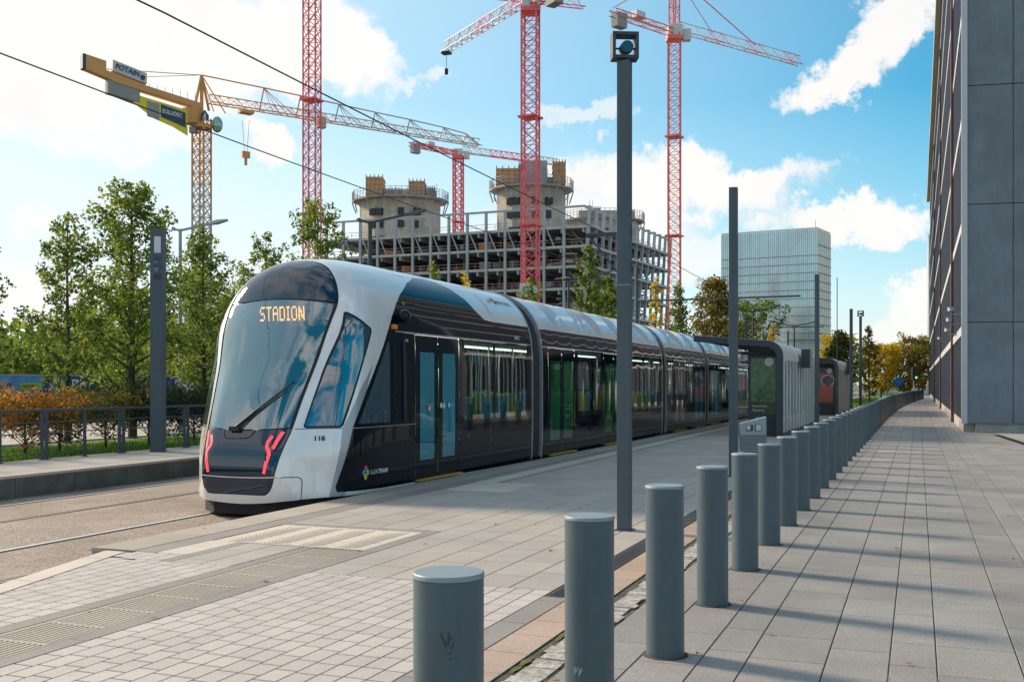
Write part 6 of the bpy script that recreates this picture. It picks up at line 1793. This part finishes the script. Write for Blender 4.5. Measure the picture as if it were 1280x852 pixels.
sky=N(nt,'ShaderNodeTexSky'); sky.sky_type='NISHITA'; sky.sun_disc=False; sky.sun_elevation=EL; sky.sun_rotation=AZ
sky.altitude=300; sky.air_density=1.0; sky.dust_density=.8; sky.ozone_density=2.6
hs=N(nt,'ShaderNodeHueSaturation'); hs.inputs['Hue'].default_value=.474; hs.inputs['Saturation'].default_value=1.8; hs.inputs['Value'].default_value=.50
L.new(sky.outputs[0],hs.inputs['Color'])
tc=N(nt,'ShaderNodeTexCoord')
def dirv(px,py):
    x=(px-640)/1300; z=(480-py)/1300
    return (Vector((CT,ST,0))*x+Vector((-ST,CT,0))+Vector((0,0,z))).normalized()
nrm=N(nt,'ShaderNodeVectorMath',operation='NORMALIZE'); L.new(tc.outputs['Generated'],nrm.inputs[0])
D=nrm.outputs[0]
# domain warp
wz=N(nt,'ShaderNodeTexNoise'); wz.inputs['Scale'].default_value=9; wz.inputs['Detail'].default_value=10; wz.inputs['Roughness'].default_value=.66
L.new(D,wz.inputs['Vector'])
sub=N(nt,'ShaderNodeVectorMath',operation='SUBTRACT'); L.new(wz.outputs['Color'],sub.inputs[0]); sub.inputs[1].default_value=(.5,.5,.5)
scl=N(nt,'ShaderNodeVectorMath',operation='MULTIPLY'); L.new(sub.outputs[0],scl.inputs[0]); scl.inputs[1].default_value=(.24,.24,.16)
wd_=N(nt,'ShaderNodeVectorMath',operation='ADD'); L.new(D,wd_.inputs[0]); L.new(scl.outputs[0],wd_.inputs[1]); DW=wd_.outputs[0]
acc=None
def blob(px,py,rx,ry,tilt=0.0,gain=1.0):
    """elliptical cloud bank seen in a given compass direction and height"""
    global acc
    c=dirv(px,py); right=Vector((CT,ST,0)); fw=c
    rt=(right-fw*right.dot(fw)).normalized(); up=rt.cross(fw)
    if up.z<0: up=-up
    a=R(tilt); e1=rt*math.cos(a)+up*math.sin(a); e2=-rt*math.sin(a)+up*math.cos(a)
    d=N(nt,'ShaderNodeVectorMath',operation='SUBTRACT'); L.new(DW,d.inputs[0]); d.inputs[1].default_value=c
    outs=[]
    for e,r_ in ((e1,rx),(e2,ry)):
        q=N(nt,'ShaderNodeVectorMath',operation='DOT_PRODUCT'); L.new(d.outputs[0],q.inputs[0]); q.inputs[1].default_value=e*(1300/r_)
        p2=N(nt,'ShaderNodeMath',operation='MULTIPLY'); L.new(q.outputs['Value'],p2.inputs[0]); L.new(q.outputs['Value'],p2.inputs[1]); outs.append(p2.outputs[0])
    ad=N(nt,'ShaderNodeMath',operation='ADD'); L.new(outs[0],ad.inputs[0]); L.new(outs[1],ad.inputs[1])
    mr=N(nt,'ShaderNodeMapRange'); mr.inputs[1].default_value=1.25; mr.inputs[2].default_value=.35; mr.inputs[3].default_value=0; mr.inputs[4].default_value=gain; mr.interpolation_type='SMOOTHSTEP'
    L.new(ad.outputs[0],mr.inputs[0])
    if acc is None: acc=mr.outputs[0]
    else:
        mx=N(nt,'ShaderNodeMath',operation='MAXIMUM'); L.new(acc,mx.inputs[0]); L.new(mr.outputs[0],mx.inputs[1]); acc=mx.outputs[0]
for b_ in ((60,40,170,120,0),(250,70,190,90,0),(400,70,90,55,-15),(345,185,45,22,0),(150,165,90,30,0,.75),(845,232,190,42,0),(700,300,190,60,0,.85),(960,222,90,32,10),
           (1050,70,60,32,30),(1120,20,90,45,35),(1065,278,95,26,0),(1150,370,60,22,0,.9),(1135,425,80,40,0,.9),(35,282,38,16,0,.7),(728,155,50,16,0,.6),(490,104,40,14,0,.6),
           (20,390,130,75,0,.8),(500,330,200,60,0,.5),(900,320,120,30,0,.7),(1100,470,200,40,0,.6)): blob(*b_)
# scattered cloud elsewhere in the sky
nz=N(nt,'ShaderNodeTexNoise'); nz.inputs['Scale'].default_value=3.2; nz.inputs['Detail'].default_value=9; nz.inputs['Roughness'].default_value=.55
st=N(nt,'ShaderNodeVectorMath',operation='MULTIPLY'); L.new(D,st.inputs[0]); st.inputs[1].default_value=(1,1,2.2); L.new(st.outputs[0],nz.inputs['Vector'])
# only outside the quadrant ahead
fd=N(nt,'ShaderNodeVectorMath',operation='DOT_PRODUCT'); L.new(D,fd.inputs[0]); fd.inputs[1].default_value=Vector((-ST,CT,.15)).normalized()
m1=N(nt,'ShaderNodeMapRange'); m1.inputs[1].default_value=.86; m1.inputs[2].default_value=.6; L.new(fd.outputs['Value'],m1.inputs[0])
m2=N(nt,'ShaderNodeMapRange'); m2.inputs[1].default_value=.46; m2.inputs[2].default_value=.60; L.new(nz.outputs['Fac'],m2.inputs[0])
mm=N(nt,'ShaderNodeMath',operation='MULTIPLY'); L.new(m1.outputs[0],mm.inputs[0]); L.new(m2.outputs[0],mm.inputs[1])
mx=N(nt,'ShaderNodeMath',operation='MAXIMUM'); L.new(acc,mx.inputs[0]); L.new(mm.outputs[0],mx.inputs[1])
# haze veil towards the horizon and towards the sun
sep=N(nt,'ShaderNodeSeparateXYZ'); L.new(D,sep.inputs[0])
hz=N(nt,'ShaderNodeMapRange'); hz.inputs[1].default_value=.26; hz.inputs[2].default_value=0.0; hz.inputs[3].default_value=0; hz.inputs[4].default_value=.66; L.new(sep.outputs['Z'],hz.inputs[0])
sx=N(nt,'ShaderNodeVectorMath',operation='DOT_PRODUCT'); L.new(D,sx.inputs[0]); sx.inputs[1].default_value=Vector((-1,.15,.2)).normalized()
hx=N(nt,'ShaderNodeMapRange'); hx.inputs[1].default_value=.08; hx.inputs[2].default_value=.85; hx.inputs[3].default_value=0; hx.inputs[4].default_value=.80; L.new(sx.outputs['Value'],hx.inputs[0])
ha=N(nt,'ShaderNodeMath',operation='ADD',use_clamp=True); L.new(hz.outputs[0],ha.inputs[0]); L.new(hx.outputs[0],ha.inputs[1])
veil=N(nt,'ShaderNodeMix',data_type='RGBA'); L.new(ha.outputs[0],veil.inputs[0]); L.new(hs.outputs[0],veil.inputs[6]); veil.inputs[7].default_value=(2.7,3.1,3.2,1)
# cloud shading: thin edges bluish, bodies warm white, with inner relief
rl=N(nt,'ShaderNodeTexNoise'); rl.inputs['Scale'].default_value=14; rl.inputs['Detail'].default_value=7; L.new(D,rl.inputs['Vector'])
cc=N(nt,'ShaderNodeMix',data_type='RGBA'); L.new(rl.outputs['Fac'],cc.inputs[0]); cc.inputs[6].default_value=(2.7,2.75,2.8,1); cc.inputs[7].default_value=(3.6,3.38,3.1,1)
ml=N(nt,'ShaderNodeMath',operation='MULTIPLY'); L.new(mx.outputs[0],ml.inputs[0]); ml.inputs[1].default_value=.97
fin=N(nt,'ShaderNodeMix',data_type='RGBA'); L.new(ml.outputs[0],fin.inputs[0]); L.new(veil.outputs[2],fin.inputs[6]); L.new(cc.outputs[2],fin.inputs[7])
L.new(fin.outputs[2],bg.inputs[0])
sc.view_settings.view_transform='Standard'; sc.view_settings.look='None'; sc.view_settings.exposure=1.34; sc.view_settings.gamma=1
sc.render.engine='CYCLES'
sc.cycles.max_bounces=8; sc.cycles.transparent_max_bounces=12; sc.cycles.diffuse_bounces=3; sc.cycles.glossy_bounces=4; sc.cycles.caustics_reflective=False; sc.cycles.caustics_refractive=False
